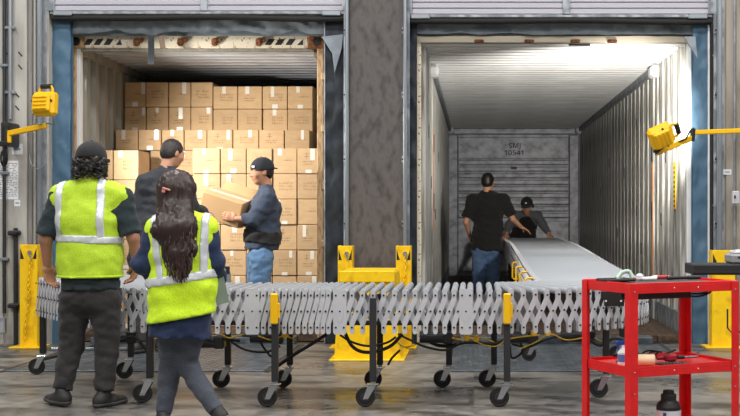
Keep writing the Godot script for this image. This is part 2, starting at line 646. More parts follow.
# ------------------------------------------------------------------ the building
func make_building() -> void:
	struct("floor", MB.new().bb(Vector3(-9, -0.2, -0.22), Vector3(9, 0, 15)), M.floor, "worn grey-brown polished concrete floor with dark tyre streaks")
	struct("ceiling", MB.new().bb(Vector3(-9, 6.9, -0.2), Vector3(9, 7.1, 15)), M.room, "pale warehouse roof deck above the dock")
	struct("wall_left", MB.new().bb(Vector3(-9.2, 0, -0.2), Vector3(-9, 7, 15)), M.room, "pale side wall of the warehouse")
	struct("wall_right", MB.new().bb(Vector3(9, 0, -0.2), Vector3(9.2, 7, 15)), M.room, "pale far side wall of the warehouse")
	struct("wall_front", MB.new().bb(Vector3(-9, 0, 15), Vector3(9, 7, 15.2)), M.room, "pale wall facing the docks")
	var wb := struct("wall_back", MB.new().bb(Vector3(-9, 0, -0.2), Vector3(-3.97, 7, 0)), M.wall, "weathered grey concrete dock wall beside the doors")
	part("wall_panel", MB.new().bb(Vector3(2.26, 0, -0.2), Vector3(9, 7, 0)), M.wall, wb)
	part("lintel", MB.new().bb(Vector3(-3.97, 3.5, -0.2), Vector3(2.26, 7, 0)), M.wall, wb)
	part("pier", MB.new().bb(Vector3(-1.18, 0, -0.2), Vector3(-0.63, 3.5, 0.02), 0.01), M.pier, wb).set_meta("label", "dark stained concrete pier between the dock doors")
	# panel joints in the left wall: proud strips with gaps between
	for e in [[-9.0, -4.385, 0], [-4.365, -4.165, 1], [-4.155, -4.115, 0], [-4.105, -4.08, 1]]:
		part("wall_panel", MB.new().bb(Vector3(e[0], 0, 0), Vector3(e[1], 6.8, 0.022), 0.006), M.wall if e[2] == 1 or e[0] < -5 else M.wall_grey, wb)
	for e in [[2.345, 2.43], [2.44, 2.9], [2.92, 9.0]]:
		part("wall_panel", MB.new().bb(Vector3(e[0], 0, 0), Vector3(e[1], 6.8, 0.02), 0.006), M.wall_tan, wb)
	# drilled anchor slots low on the left wall, dark oblong pits
	for q in [[8, 55], [8, 68], [20, 54], [20, 67], [17, 95], [17, 108]]:
		var c := P(q[0], q[1], 11.17)
		part("anchor_slot", MB.new().box(Vector3(c.x, c.y, 0.0235), Vector3(0.012, 0.055, 0.003), 0.0, Basis(Vector3.BACK, 0.7)), M.black, wb)

	# overhead doors, raised
	overhead_door(-3.98, -1.17, 3.085, "door_1", "pale ribbed overhead door raised above the container of cartons")
	overhead_door(-0.64, 2.25, 3.055, "door_2", "pale ribbed overhead door raised above the empty container")

	# tracks
	track(-4.075, -3.985, "bright steel door track with roller rail beside the pinned notice", 0.0)
	track(-1.215, -1.14, "steel door track on the pier at the carton container", 0.0)
	track(-0.675, -0.60, "steel door track on the pier at the empty container", 0.0)
	track(2.235, 2.33, "steel door track beside the grey switch box", 0.0)

	dock_leveler(-3.62, -1.62, "dark steel dock leveler plate in front of the stacked cartons")
	dock_leveler(-0.18, 1.72, "blue-grey steel dock leveler plate in front of the empty container")
	make_wall_fittings()

func overhead_door(x0: float, x1: float, y0: float, called: String, label: String) -> void:
	var t := Node3D.new()
	t.name = called
	add_child(t)
	t.position = Vector3((x0 + x1) / 2, y0, -0.03)
	t.set_meta("kind", "structure")
	t.set_meta("label", label)
	t.set_meta("category", "door")
	var y := y0 + 0.03
	while y < 3.6:
		part("rib", MB.new().bb(Vector3(x0 + 0.02, y, -0.06), Vector3(x1 - 0.02, y + 0.052, -0.012), 0.009), M.door, t)
		y += 0.056
	part("backing", MB.new().bb(Vector3(x0 + 0.02, y0 + 0.02, -0.07), Vector3(x1 - 0.02, 3.6, -0.055)), M.door, t)
	part("bottom_bar", MB.new().bb(Vector3(x0 + 0.02, y0, -0.065), Vector3(x1 - 0.02, y0 + 0.03, -0.002), 0.006), M.steel_dull, t)
	var pts := PackedVector3Array()
	for i in 25:
		var f := i / 24.0
		pts.append(Vector3(lerpf(x0 + 0.03, x1 - 0.03, f), y0 - 0.028 - 0.012 * sin(f * 9.0) * f, -0.03))
	part("rubber_seal", MB.new().tube(pts, 0.03, 10), M.rubber, t)
	for xx in [x0 + 0.03, lerpf(x0, x1, 0.52), x1 - 0.03]:
		part("stile", MB.new().bb(Vector3(xx - 0.035, y0 + 0.03, -0.015), Vector3(xx + 0.035, 3.6, 0.008), 0.004), M.steel_dull, t)
	for xx in [x0 + 0.14, x1 - 0.16]:
		part("roller_hinge", MB.new().bb(Vector3(xx - 0.09, y0 - 0.015, -0.012), Vector3(xx + 0.09, y0 + 0.035, 0.016), 0.008), M.steel, t)

func track(x0: float, x1: float, label: String, z: float) -> void:
	var t := thing("door_track", label, "door track", Vector3((x0 + x1) / 2, 0, 0))
	var w := x1 - x0
	part("angle", MB.new().bb(Vector3(x0, 0, 0.0), Vector3(x1, 3.6, 0.012), 0.002), M.steel_dull, t)
	part("rail", MB.new().bb(Vector3(x0 + w * 0.25, 0.02, 0.012), Vector3(x0 + w * 0.33, 3.6, 0.075), 0.003).bb(Vector3(x0 + w * 0.33, 0.02, 0.063), Vector3(x0 + w * 0.62, 3.6, 0.075), 0.003).bb(Vector3(x0 + w * 0.62, 0.02, 0.045), Vector3(x0 + w * 0.7, 3.6, 0.075), 0.003), M.steel, t)
	for y in [0.5, 1.1, 1.7, 2.3, 2.9]:
		part("clip", MB.new().bb(Vector3(x0 + w * 0.05, y, 0.012), Vector3(x0 + w * 0.26, y + 0.06, 0.03), 0.003), M.steel, t)
		part("bolt", MB.new().cyl(Vector3(x0 + w * 0.15, y + 0.03, 0.03), Vector3(x0 + w * 0.15, y + 0.03, 0.04), 0.009, 0.009, 6), M.bolt, t)

func dock_leveler(x0: float, x1: float, label: String) -> void:
	var t := thing("dock_leveler", label, "dock plate", Vector3((x0 + x1) / 2, 0, 1.0))
	part("deck", MB.new().bb(Vector3(x0, 0.0, 0.02), Vector3(x1, 0.010, 1.93), 0.003), M.plate, t)
	part("lip", MB.new().bb(Vector3(x0 + 0.05, 0.008, -0.19), Vector3(x1 - 0.05, 0.072, 0.04), 0.006), M.plate, t)
	# raised diamond tread, thousands of little lozenges
	var lo := MB.new()
	var row := 0
	var z := 0.12
	while z < 1.9:
		var x := x0 + 0.06 + (0.045 if row % 2 else 0.0)
		while x < x1 - 0.05:
			var a := 0.6 if row % 2 else -0.6
			var d := Vector3(cos(a), 0, sin(a)) * 0.028
			var e := Vector3(-sin(a), 0, cos(a)) * 0.008
			var c := Vector3(x, 0.0102, z)
			var h := Vector3(0, 0.004, 0)
			lo.tri(c - d, c + e, c + h)
			lo.tri(c + e, c + d, c + h)
			lo.tri(c + d, c - e, c + h)
			lo.tri(c - e, c - d, c + h)
			x += 0.09
		z += 0.055
		row += 1
	var o := part("diamond_tread", lo, M.plate, t)
	o.set_meta("kind", "stuff")
	for s in [x0 - 0.025, x1 + 0.025]:
		part("edge_angle", MB.new().bb(Vector3(s - 0.02, 0.0, 0.02), Vector3(s + 0.02, 0.006, 1.96)), M.charcoal, t)

func wrinkled(x0: float, x1: float, y0: float, y1: float, z: float, amp: float, seed_: int, hem := 0.0, thick := 0.03, nx := 40, ny := 30) -> MB:
	# a hanging sheet with real folds; the lower edge waves by HEM
	var ns := FastNoiseLite.new()
	ns.seed = seed_
	ns.frequency = 1.0
	ns.fractal_octaves = 3
	var m := MB.new()
	var g := []
	for j in ny + 1:
		var r := []
		for i in nx + 1:
			var fx := float(i) / nx
			var fy := float(j) / ny
			var x := lerpf(x0, x1, fx)
			var yb := y0 + hem * ns.get_noise_2d(x * 2.2, 7.0)
			var y := lerpf(yb, y1, fy)
			var crease := absf(ns.get_noise_2d(x * 2.4 + y * 1.5, y * 1.6 - x * 1.3))
			r.append(Vector3(x, y, z + amp * (0.5 - crease * 2.0) + amp * 0.6 * ns.get_noise_2d(x * 1.2 + 9.0, y * 0.8)))
		g.append(r)
	var nr := []
	for j in ny + 1:
		var r := []
		for i in nx + 1:
			var e: Vector3 = g[j][mini(i + 1, nx)] - g[j][maxi(i - 1, 0)]
			var f: Vector3 = g[mini(j + 1, ny)][i] - g[maxi(j - 1, 0)][i]
			r.append(e.cross(f).normalized())
		nr.append(r)
	for j in ny:
		for i in nx:
			var a: Vector3 = g[j][i]
			var b: Vector3 = g[j][i + 1]
			var c: Vector3 = g[j + 1][i + 1]
			var d: Vector3 = g[j + 1][i]
			m.quadn(a, b, c, d, nr[j][i], nr[j][i + 1], nr[j + 1][i + 1], nr[j + 1][i])
	m.bb(Vector3(x0, y0 - absf(hem) * 0.2, z - amp * 2.2 - thick), Vector3(x1, y1, z - amp * 2.2))
	return m

func make_wall_fittings() -> void:
	# shelter curtains round each container mouth
	var t := thing("dock_seal", "dark grey crumpled head curtain over the rust-marked container header", "dock seal", Vector3(-2.6, 2.9, -0.17))
	part("curtain", wrinkled(-3.86, -1.19, Y(33.5, 11.36), 3.14, -0.15, 0.035, 4, 0.06, 0.02, 60, 10), M.curtain, t)
	part("strap", MB.new().bb(Vector3(X(148, 11.3), Y(64, 11.3), -0.11), Vector3(X(154, 11.3), Y(36, 11.3), -0.10)), M.seal_dark, t)
	part("strap", MB.new().box(P(162, 42, 11.32), Vector3(0.05, 0.12, 0.012), 0.003, Basis(Vector3.BACK, 0.15)), plain(C(120, 104, 88), 0.8), t)
	part("torn_corner", MB.new().prism(PackedVector2Array([Vector2(0, 0), Vector2(0.2, 0.02), Vector2(0.19, -0.1), Vector2(0.12, -0.34), Vector2(0.1, -0.16), Vector2(0.03, -0.05)]), P(322, 37, 11.25), Vector3.RIGHT, Vector3.UP, Vector3.BACK, 0.03), M.curtain, t)
	t = thing("dock_seal", "dark grey head curtain over the cream header of the empty container", "dock seal", Vector3(0.8, 2.9, -0.17))
	part("curtain", wrinkled(-0.62, 2.1, Y(34, 11.36), 3.12, -0.15, 0.03, 8, 0.02, 0.02, 60, 10), M.curtain, t)
	part("torn_corner", MB.new().prism(PackedVector2Array([Vector2(0, 0), Vector2(0.1, 0.0), Vector2(0.12, -0.2), Vector2(0.07, -0.12), Vector2(0.02, -0.04)]), P(684, 37, 11.2), Vector3.RIGHT, Vector3.UP, Vector3.BACK, 0.03), M.curtain, t)
	var sides := [
		[-3.985, -3.80, M.seal_blue, "blue creased vinyl side curtain beside the rusted container post", 51],
		[-1.41, -1.16, M.seal_dark, "near-black side curtain between the carton container and the pier", 52],
		[-0.70, -0.54, M.seal_dark, "narrow near-black side curtain between the pier and the empty container", 53],
		[2.06, 2.215, M.seal_blue, "light blue creased side curtain beside the bright container wall", 54],
	]
	for s in sides:
		t = thing("dock_seal", s[3], "dock seal", Vector3((s[0] + s[1]) / 2, 0, -0.12))
		part("curtain", wrinkled(s[0], s[1], 0.0, 3.1, -0.10, 0.022, s[4], 0.0, 0.04, 8, 70), s[2], t)
		part("edge_strip", MB.new().bb(Vector3(s[1] - 0.016, 0, -0.1), Vector3(s[1], 3.08, -0.07), 0.003) if s[0] > 2 else MB.new().bb(Vector3(s[0], 0, -0.1), Vector3(s[0] + 0.012, 3.08, -0.075), 0.003), M.white if s[0] > 2 else M.steel_dull, t)
	var bl := thing("rubber_bumper", "tall black rubber strip between the light blue curtain and the steel track", "bumper", Vector3(2.235, 0, -0.06))
	part("strip", MB.new().bb(Vector3(2.217, 0, -0.12), Vector3(2.258, 3.1, -0.004), 0.006), M.rubber, bl)
	for y in [0.6, 1.3, 2.0, 2.7]:
		part("bolt", MB.new().cyl(Vector3(2.237, y, -0.004), Vector3(2.237, y, 0.004), 0.01, 0.01, 6), M.steel, bl)

	# conduits and boxes on the left wall
	var p := thing("conduit", "thin dark vertical conduit clamped to the concrete behind the notice sheet", "pipe", Vector3(X(3, 11.12), 0.35, 0.05))
	part("pipe", MB.new().cyl(Vector3(X(3, 11.12), 0.3, 0.05), Vector3(X(3, 11.12), 6.7, 0.05), 0.016, 0.016, 10), M.charcoal, p)
	part("switch_box", MB.new().bb(P(0, 333, 11.1), P(7, 317, 11.1) + Vector3(0, 0, 0.06), 0.008), M.steel_dull, p)
	for y in [0.8, 1.6, 2.6]:
		part("clamp", MB.new().box(Vector3(X(3, 11.12), y, 0.045), Vector3(0.08, 0.03, 0.05), 0.006), M.steel, p)
	p = thing("conduit", "galvanised vertical conduit left of the notice sheet", "pipe", Vector3(X(9, 11.1), 2.0, 0.05))
	part("pipe", MB.new().cyl(Vector3(X(8, 11.1), 2.1, 0.05), Vector3(X(8, 11.1), 6.7, 0.05), 0.022, 0.022, 10), M.steel, p)
	for y in [2.35, 2.95]:
		part("clamp", MB.new().box(Vector3(X(8, 11.1), y, 0.045), Vector3(0.09, 0.03, 0.05), 0.006), M.steel_dull, p)
	p = thing("strut_post", "grey strut post with two black pipe clamps under the notice sheet", "post", Vector3(X(13, 11.1), 0, 0.05))
	part("post", MB.new().bb(Vector3(X(11.4, 11.1), 0.0, 0.022), Vector3(X(15, 11.1), Y(228, 11.1), 0.055), 0.004), M.charcoal, p)
	for v in [233, 306]:
		var c := P(13, v, 11.1)
		part("clamp", MB.new().box(Vector3(c.x, c.y, 0.065), Vector3(0.12, 0.045, 0.05), 0.012), M.charcoal, p)
		part("bolt", MB.new().cyl(Vector3(c.x + 0.04, c.y, 0.08), Vector3(c.x + 0.04, c.y, 0.11), 0.012, 0.012, 6), M.bolt, p)
	notice_sheet(P(11.5, 180, 11.17), 0.12, 0.36, "white printed notice sheet with two columns pinned on the wall")
	notice_sheet(P(0.5, 181, 11.17), 0.075, 0.34, "narrow white printed sheet beside the larger notice")
	notice_sheet(P(17, 149, 11.17), 0.10, 0.10, "small torn white sticker on the concrete over the notice sheet")
	notice_sheet(P(17, 203, 11.17), 0.055, 0.06, "little scuffed white label below the notice sheet")
	# looped hose on the left track
	var hs := thing("cable_loop", "thin grey cable looped on the steel track", "cable", P(38, 168, 11.08))
	var pts := PackedVector3Array()
	for i in 22:
		var a := PI * i / 21.0 + PI
		pts.append(P(38 + 8.5 * cos(a), 155 - 14 * sin(a) * 1.0, 11.08))
	part("cable", MB.new().tube(pts, 0.006, 6), M.steel_dull, hs)
	# black cable coil at the arm's pivot
	hs = thing("cable_coil", "tangle of black cable hanging below the lamp arm pivot", "cable", P(4, 158, 11.0))
	for q in 3:
		pts = PackedVector3Array()
		for i in 20:
			var a := TAU * i / 19.0
			pts.append(P(4 + (3.2 - q * 0.7) * cos(a), 158 + (8 - q * 2.0) * sin(a), 11.03) + Vector3(0, 0, q * 0.015))
		part("loop", MB.new().tube(pts, 0.008, 6), M.cable, hs)
	# right wall
	p = thing("conduit", "slim grey conduit running down the wall to a grey switch box", "pipe", Vector3(X(735.5, 11.12), 1.3, 0.05))
	part("pipe", MB.new().cyl(Vector3(X(735.5, 11.12), Y(190, 11.12), 0.04), Vector3(X(735.5, 11.12), 6.7, 0.04), 0.010, 0.010, 8), M.steel_dull, p)
	part("lower_pipe", MB.new().cyl(Vector3(X(735.5, 11.12), 0.02, 0.04), Vector3(X(735.5, 11.12), Y(203, 11.12), 0.04), 0.010, 0.010, 8), M.steel_dull, p)
	var sb := part("switch_box", MB.new().bb(P(731.5, 204, 11.1), P(738.5, 191, 11.1) + Vector3(0, 0, 0.06), 0.008), M.alu, p)
	part("toggle", MB.new().box(P(735, 197, 11.02), Vector3(0.015, 0.03, 0.02), 0.003), M.charcoal, sb)
	notice_sheet(P(727.5, 172, 11.17), 0.075, 0.05, "oval white and blue sticker on the wall by the lamp arm")

	# yellow track guards
	guard(X(20, 10.95), X(37.5, 10.95), 0.94, "tall yellow steel track guard with hanging chain beside the strut post", 1)
	guard(X(338, 10.95), X(352.5, 10.95), 0.93, "yellow steel track guard on the pier at the carton container", -1)
	guard(X(396, 10.95), X(411, 10.95), 0.93, "yellow steel track guard with hanging chain at the empty container", 1)
	guard(X(712, 10.95), X(735, 10.95), 0.89, "yellow steel track guard behind the red cart", 0)
	barrier()
	left_lamp()
	right_lamp()

func notice_sheet(c: Vector3, w: float, h: float, label: String) -> void:
	var t := thing("notice_sheet", label, "notice", Vector3(c.x, c.y - h / 2, 0.024))
	part("sheet", MB.new().bb(Vector3(c.x - w / 2, c.y - h / 2, 0.0222), Vector3(c.x + w / 2, c.y + h / 2, 0.0245)), M.paper, t)
	if h < 0.2:
		part("print", MB.new().bb(Vector3(c.x - w * 0.3, c.y - h * 0.12, 0.0245), Vector3(c.x + w * 0.3, c.y + h * 0.1, 0.0252)), plain(C(130, 150, 176), 0.8), t)
		return
	var ink := MB.new()
	var y := c.y + h * 0.42
	while y > c.y - h * 0.44:
		var x := c.x - w * 0.42
		while x < c.x + w * 0.38:
			var l := rng.randf_range(0.008, 0.03)
			if rng.randf() < 0.72:
				ink.bb(Vector3(x, y, 0.0245), Vector3(minf(x + l, c.x + w * 0.42), y + 0.006, 0.0251))
			x += l + 0.008
		y -= 0.016
	part("print", ink, plain(C(110, 112, 124), 0.8), t).set_meta("kind", "stuff")

func guard(x0: float, x1: float, h: float, label: String, chain: int) -> void:
	var z0 := 0.09
	var z1 := 0.26
	var t := thing("track_guard", label, "track guard", Vector3((x0 + x1) / 2, 0, 0.17))
	part("front_plate", MB.new().bb(Vector3(x0, 0.0, z1 - 0.012), Vector3(x1, h, z1), 0.004), M.yellow, t)
	part("side_plate", MB.new().bb(Vector3(x0, 0.0, z0), Vector3(x0 + 0.012, h, z1 - 0.012), 0.003), M.yellow, t)
	part("side_plate", MB.new().bb(Vector3(x1 - 0.012, 0.0, z0), Vector3(x1, h, z1 - 0.012), 0.003), M.yellow, t)
	part("base_plate", MB.new().bb(Vector3(x0 - 0.07, 0.0, z0 - 0.02), Vector3(x1 + 0.05, 0.014, z1 + 0.08), 0.003), M.yellow, t)
	var w := x1 - x0
	for s in [0, 1]:
		var o := Vector3(x0 + 0.006 if s == 0 else x1 - 0.006, h - 0.03, z1)
		var d := 1.0 if s == 0 else -1.0
		part("hazard_mark", MB.new().prism(PackedVector2Array([Vector2(0, 0), Vector2(d * w * 0.22, -0.1), Vector2(0, -0.1)]), o, Vector3.RIGHT, Vector3.UP, Vector3.BACK, 0.001), M.black, t)
	if chain != 0:
		var hk := Vector3(lerpf(x0, x1, 0.62), h - 0.07, z1)
		part("hook", MB.new().cyl(hk, hk + Vector3(0, 0, 0.03), 0.02, 0.02, 10).cyl(hk + Vector3(0, -0.01, 0.02), hk + Vector3(0.015, -0.07, 0.02), 0.008, 0.006, 8), M.chrome, t)
		if chain > 0:
			for i in 26:
				var f := i / 25.0
				var c := hk + Vector3(-0.045 * f * f + 0.006 * sin(f * 14.0), -0.05 - f * (h - 0.2), 0.02)
				var link := MB.new()
				var ring := PackedVector3Array()
				for k in 9:
					var a := TAU * k / 8.0
					var side := Vector3.RIGHT if i % 2 == 0 else Vector3.BACK
					ring.append(c + side * cos(a) * 0.011 + Vector3.UP * sin(a) * 0.021)
				link.tube(ring, 0.0045, 5)
				part("chain_link", link, M.yellow, t)

func barrier() -> void:
	# yellow tapered steel housing on the floor in front of the pier
	var zf := CAMZ - 10.0
	var t := thing("yellow_barrier", "wide tapered yellow steel housing on the floor in front of the pier", "barrier", Vector3(X(367, 10.0), 0, zf - 0.35))
	var h := 0.74
	var xb0 := X(333, 10.0)
	var xb1 := X(401, 10.0)
	var xt0 := X(339.5, 10.0)
	var xt1 := X(394, 10.0)
	part("housing", MB.new().prism(PackedVector2Array([Vector2(xb0, 0.0), Vector2(xb1, 0.0), Vector2(xb1 - 0.01, 0.05), Vector2(xt1, h - 0.02), Vector2(xt1 - 0.02, h), Vector2(xt0 + 0.02, h), Vector2(xt0, h - 0.02), Vector2(xb0 + 0.01, 0.05)]), Vector3(0, 0, zf - 0.72), Vector3.RIGHT, Vector3.UP, Vector3.BACK, 0.7), M.yellow, t)
	part("top_lip", MB.new().bb(Vector3(xt0 - 0.006, h - 0.09, zf - 0.022), Vector3(xt1 + 0.006, h + 0.006, zf + 0.004), 0.006), M.yellow, t)
	part("foot_flange", MB.new().bb(Vector3(xb0 - 0.03, 0.0, zf - 0.74), Vector3(xb1 + 0.03, 0.012, zf + 0.05), 0.003), M.yellow, t)

func lamp_head(t: Node3D, c: Vector3, B: Basis, w: float, h: float) -> void:
	# case seen from behind: the glowing face looks along -B.z (into the container)
	part("case", MB.new().box(c, Vector3(w, h, 0.10), 0.025, B).box(c + B * Vector3(0, 0, 0.06), Vector3(w * 0.8, h * 0.72, 0.05), 0.015, B), M.yellow_lamp, t)
	for i in 4:
		part("cooling_fin", MB.new().box(c + B * Vector3(0, -h * 0.24 + i * h * 0.16, 0.088), Vector3(w * 0.6, 0.010, 0.012), 0.003, B), M.yellow_lamp, t)
	for s in [-1, 1]:
		part("corner_bolt", MB.new().cyl(c + B * Vector3(s * w * 0.42, h * 0.1, 0.05), c + B * Vector3(s * w * 0.42, h * 0.1, 0.062), 0.012, 0.012, 8), M.black, t)
	var pts := PackedVector3Array()
	for q in [Vector3(-w * 0.3, h * 0.48, 0), Vector3(-w * 0.3, h * 0.62, 0), Vector3(-w * 0.24, h * 0.74, 0), Vector3(w * 0.24, h * 0.74, 0), Vector3(w * 0.3, h * 0.62, 0), Vector3(w * 0.3, h * 0.48, 0)]:
		pts.append(c + B * q)
	var hd := part("handle", MB.new().tube(pts, 0.012, 8), M.yellow_lamp, t)
	part("grip", MB.new().cyl(c + B * Vector3(-w * 0.23, h * 0.74, 0), c + B * Vector3(w * 0.23, h * 0.74, 0), 0.022, 0.022, 10), M.black, hd)
	part("lens", MB.new().cyl(c + B * Vector3(0, 0, -0.05), c + B * Vector3(0, 0, -0.056), w * 0.38, w * 0.38, 20), M.lamp_glow, t)

func spot(t: Node3D, pos: Vector3, aim: Vector3, energy: float, angle: float) -> void:
	var l := SpotLight3D.new()
	l.name = "dock_light_glow"
	l.light_energy = energy
	l.light_color = C(255, 248, 236)
	l.spot_angle = angle
	l.spot_angle_attenuation = 0.9
	l.spot_range = 30.0
	l.spot_attenuation = 2.0
	l.light_size = 0.06
	l.shadow_enabled = true
	t.add_child(l)
	l.look_at_from_position(pos, aim, Vector3.UP)

func arm_bar(a: Vector3, b: Vector3, th: float) -> MB:
	var d := (b - a).normalized()
	var B := Basis(d, Vector3.UP.slide(d).normalized(), d.cross(Vector3.UP.slide(d).normalized()))
	return MB.new().box((a + b) / 2, Vector3((b - a).length(), th, th * 0.7), 0.006, B)

func left_lamp() -> void:
	var t := thing("dock_light", "yellow dock light with black handle on a short yellow arm", "dock light", P(4, 136, 11.1))
	var piv := P(6, 134, 10.9)
	part("wall_bracket", MB.new().bb(Vector3(piv.x - 0.05, piv.y - 0.11, 0.022), Vector3(piv.x + 0.02, piv.y + 0.11, piv.z - CAMZ + CAMZ), 0.01), M.charcoal, t)
	part("pivot", MB.new().cyl(piv + Vector3(0, -0.07, 0), piv + Vector3(0, 0.07, 0), 0.035, 0.035, 12).box(piv + Vector3(-0.01, -0.09, 0.02), Vector3(0.07, 0.05, 0.06), 0.01), M.black, t)
	var tip := P(46.5, 125.5, 10.75)
	part("arm", arm_bar(piv, tip, 0.05), M.yellow_lamp, t)
	part("brace", MB.new().bb(P(8, 143, 10.9), P(12, 134, 10.9) + Vector3(0, 0, 0.03), 0.006), M.yellow_lamp, t)
	var aim := Vector3(-1.5, 1.45, -1.2)
	var c := P(45.5, 103, 10.7)
	var dz := (c - aim).normalized()
	dz = (dz * 0.4 + Vector3(-0.05, 0.0, 1.0)).normalized()
	var B := Basis(Vector3.UP.cross(dz).normalized(), dz.cross(Vector3.UP.cross(dz).normalized()), dz)
	part("yoke", MB.new().tube(PackedVector3Array([c + B * Vector3(-0.10, -0.13, 0), c + B * Vector3(-0.10, -0.19, 0), tip + Vector3(-0.03, 0.02, 0)]), 0.008, 6).tube(PackedVector3Array([c + B * Vector3(0.10, -0.13, 0), c + B * Vector3(0.10, -0.19, 0), tip + Vector3(0.0, 0.02, 0)]), 0.008, 6), M.steel, t)
	lamp_head(t, c + Vector3(0, -0.01, 0), B, 0.225, 0.215)
	spot(t, c - B.z * 0.08, aim, 10.0, 52.0)

func right_lamp() -> void:
	var t := thing("dock_light", "tilted yellow dock light on a long two-piece yellow arm", "dock light", P(745, 131, 11.1))
	var root := P(760, 130, 10.9)
	var jt := P(693, 132.5, 10.75)
	part("wall_bracket", MB.new().bb(Vector3(root.x - 0.04, root.y - 0.12, 0.02), Vector3(root.x + 0.04, root.y + 0.12, root.z + 0.02), 0.01), M.charcoal, t)
	part("arm", arm_bar(root, jt, 0.042), M.yellow_lamp, t)
	var j2 := P(692, 138, 10.75)
	part("elbow", MB.new().cyl(jt + Vector3(0, 0.035, 0), j2 + Vector3(0, -0.03, 0), 0.024, 0.024, 12), M.black, t)
	var tip := P(656, 153, 10.6)
	part("arm", arm_bar(j2, tip, 0.05), M.yellow_lamp, t)
	var pts := PackedVector3Array()
	for q in [[694, 128], [690, 131], [686, 139], [676, 143], [668, 145], [662, 146]]:
		pts.append(P(q[0], q[1], 10.68))
	part("cable", MB.new().tube(pts, 0.009, 6), M.cable, t)
	var c := P(661, 136, 10.5)
	var aim := c + Vector3(-0.12, 0.16, -1.0) * 6.0
	var B := Basis(Vector3(0, 0, 1), -1.15) * Basis(Vector3(0, 1, 0), 0.5)
	part("yoke", MB.new().tube(PackedVector3Array([c + B * Vector3(0.1, -0.02, 0.02), c + B * Vector3(0.13, -0.1, 0.02), tip + Vector3(0.0, 0.03, 0.02)]), 0.012, 6).ball(tip + Vector3(0, 0.02, 0.0), Vector3(0.025, 0.025, 0.025)), M.black, t)
	lamp_head(t, c, B, 0.20, 0.215)
	spot(t, c - B.z * 0.08, aim, 18.0, 44.0)

# corrugated sheet: profile runs along S from 0 to LEN, extruded along H; ridges of DEPTH towards N
func corrugated(o: Vector3, s: Vector3, length: float, hv: Vector3, hgt: float, nv: Vector3, pitch: float, depth: float, thick: float, slotted := false) -> MB:
	var poly := PackedVector2Array()
	poly.append(Vector2(0, -thick))
	var x := 0.0
	while x < length - 1e-4:
		for q in ([[0.0, 0.0], [0.30, 0.0], [0.44, 1.0], [0.80, 1.0], [0.94, 0.0]] if not slotted else [[0.0, 0.0], [0.26, 0.0], [0.29, 1.0], [0.97, 1.0]]):
			var xx: float = x + q[0] * pitch
			if xx < length:
				poly.append(Vector2(xx, q[1] * depth))
		x += pitch
	poly.append(Vector2(length, 0))
	poly.append(Vector2(length, -thick))
	var m := MB.new()
	# faces of the ridged side, flat shaded, plus back and ends
	for k in range(1, poly.size() - 2):
		var a := o + s * poly[k].x + nv * poly[k].y
		var b := o + s * poly[k + 1].x + nv * poly[k + 1].y
		var e := poly[k + 1] - poly[k]
		var nn := (s * -e.y + nv * e.x).normalized()
		m.quad(a, b, b + hv * hgt, a + hv * hgt, nn)
	m.quad(o - nv * thick, o + s * length - nv * thick, o + s * length - nv * thick + hv * hgt, o - nv * thick + hv * hgt, -nv)
	return m

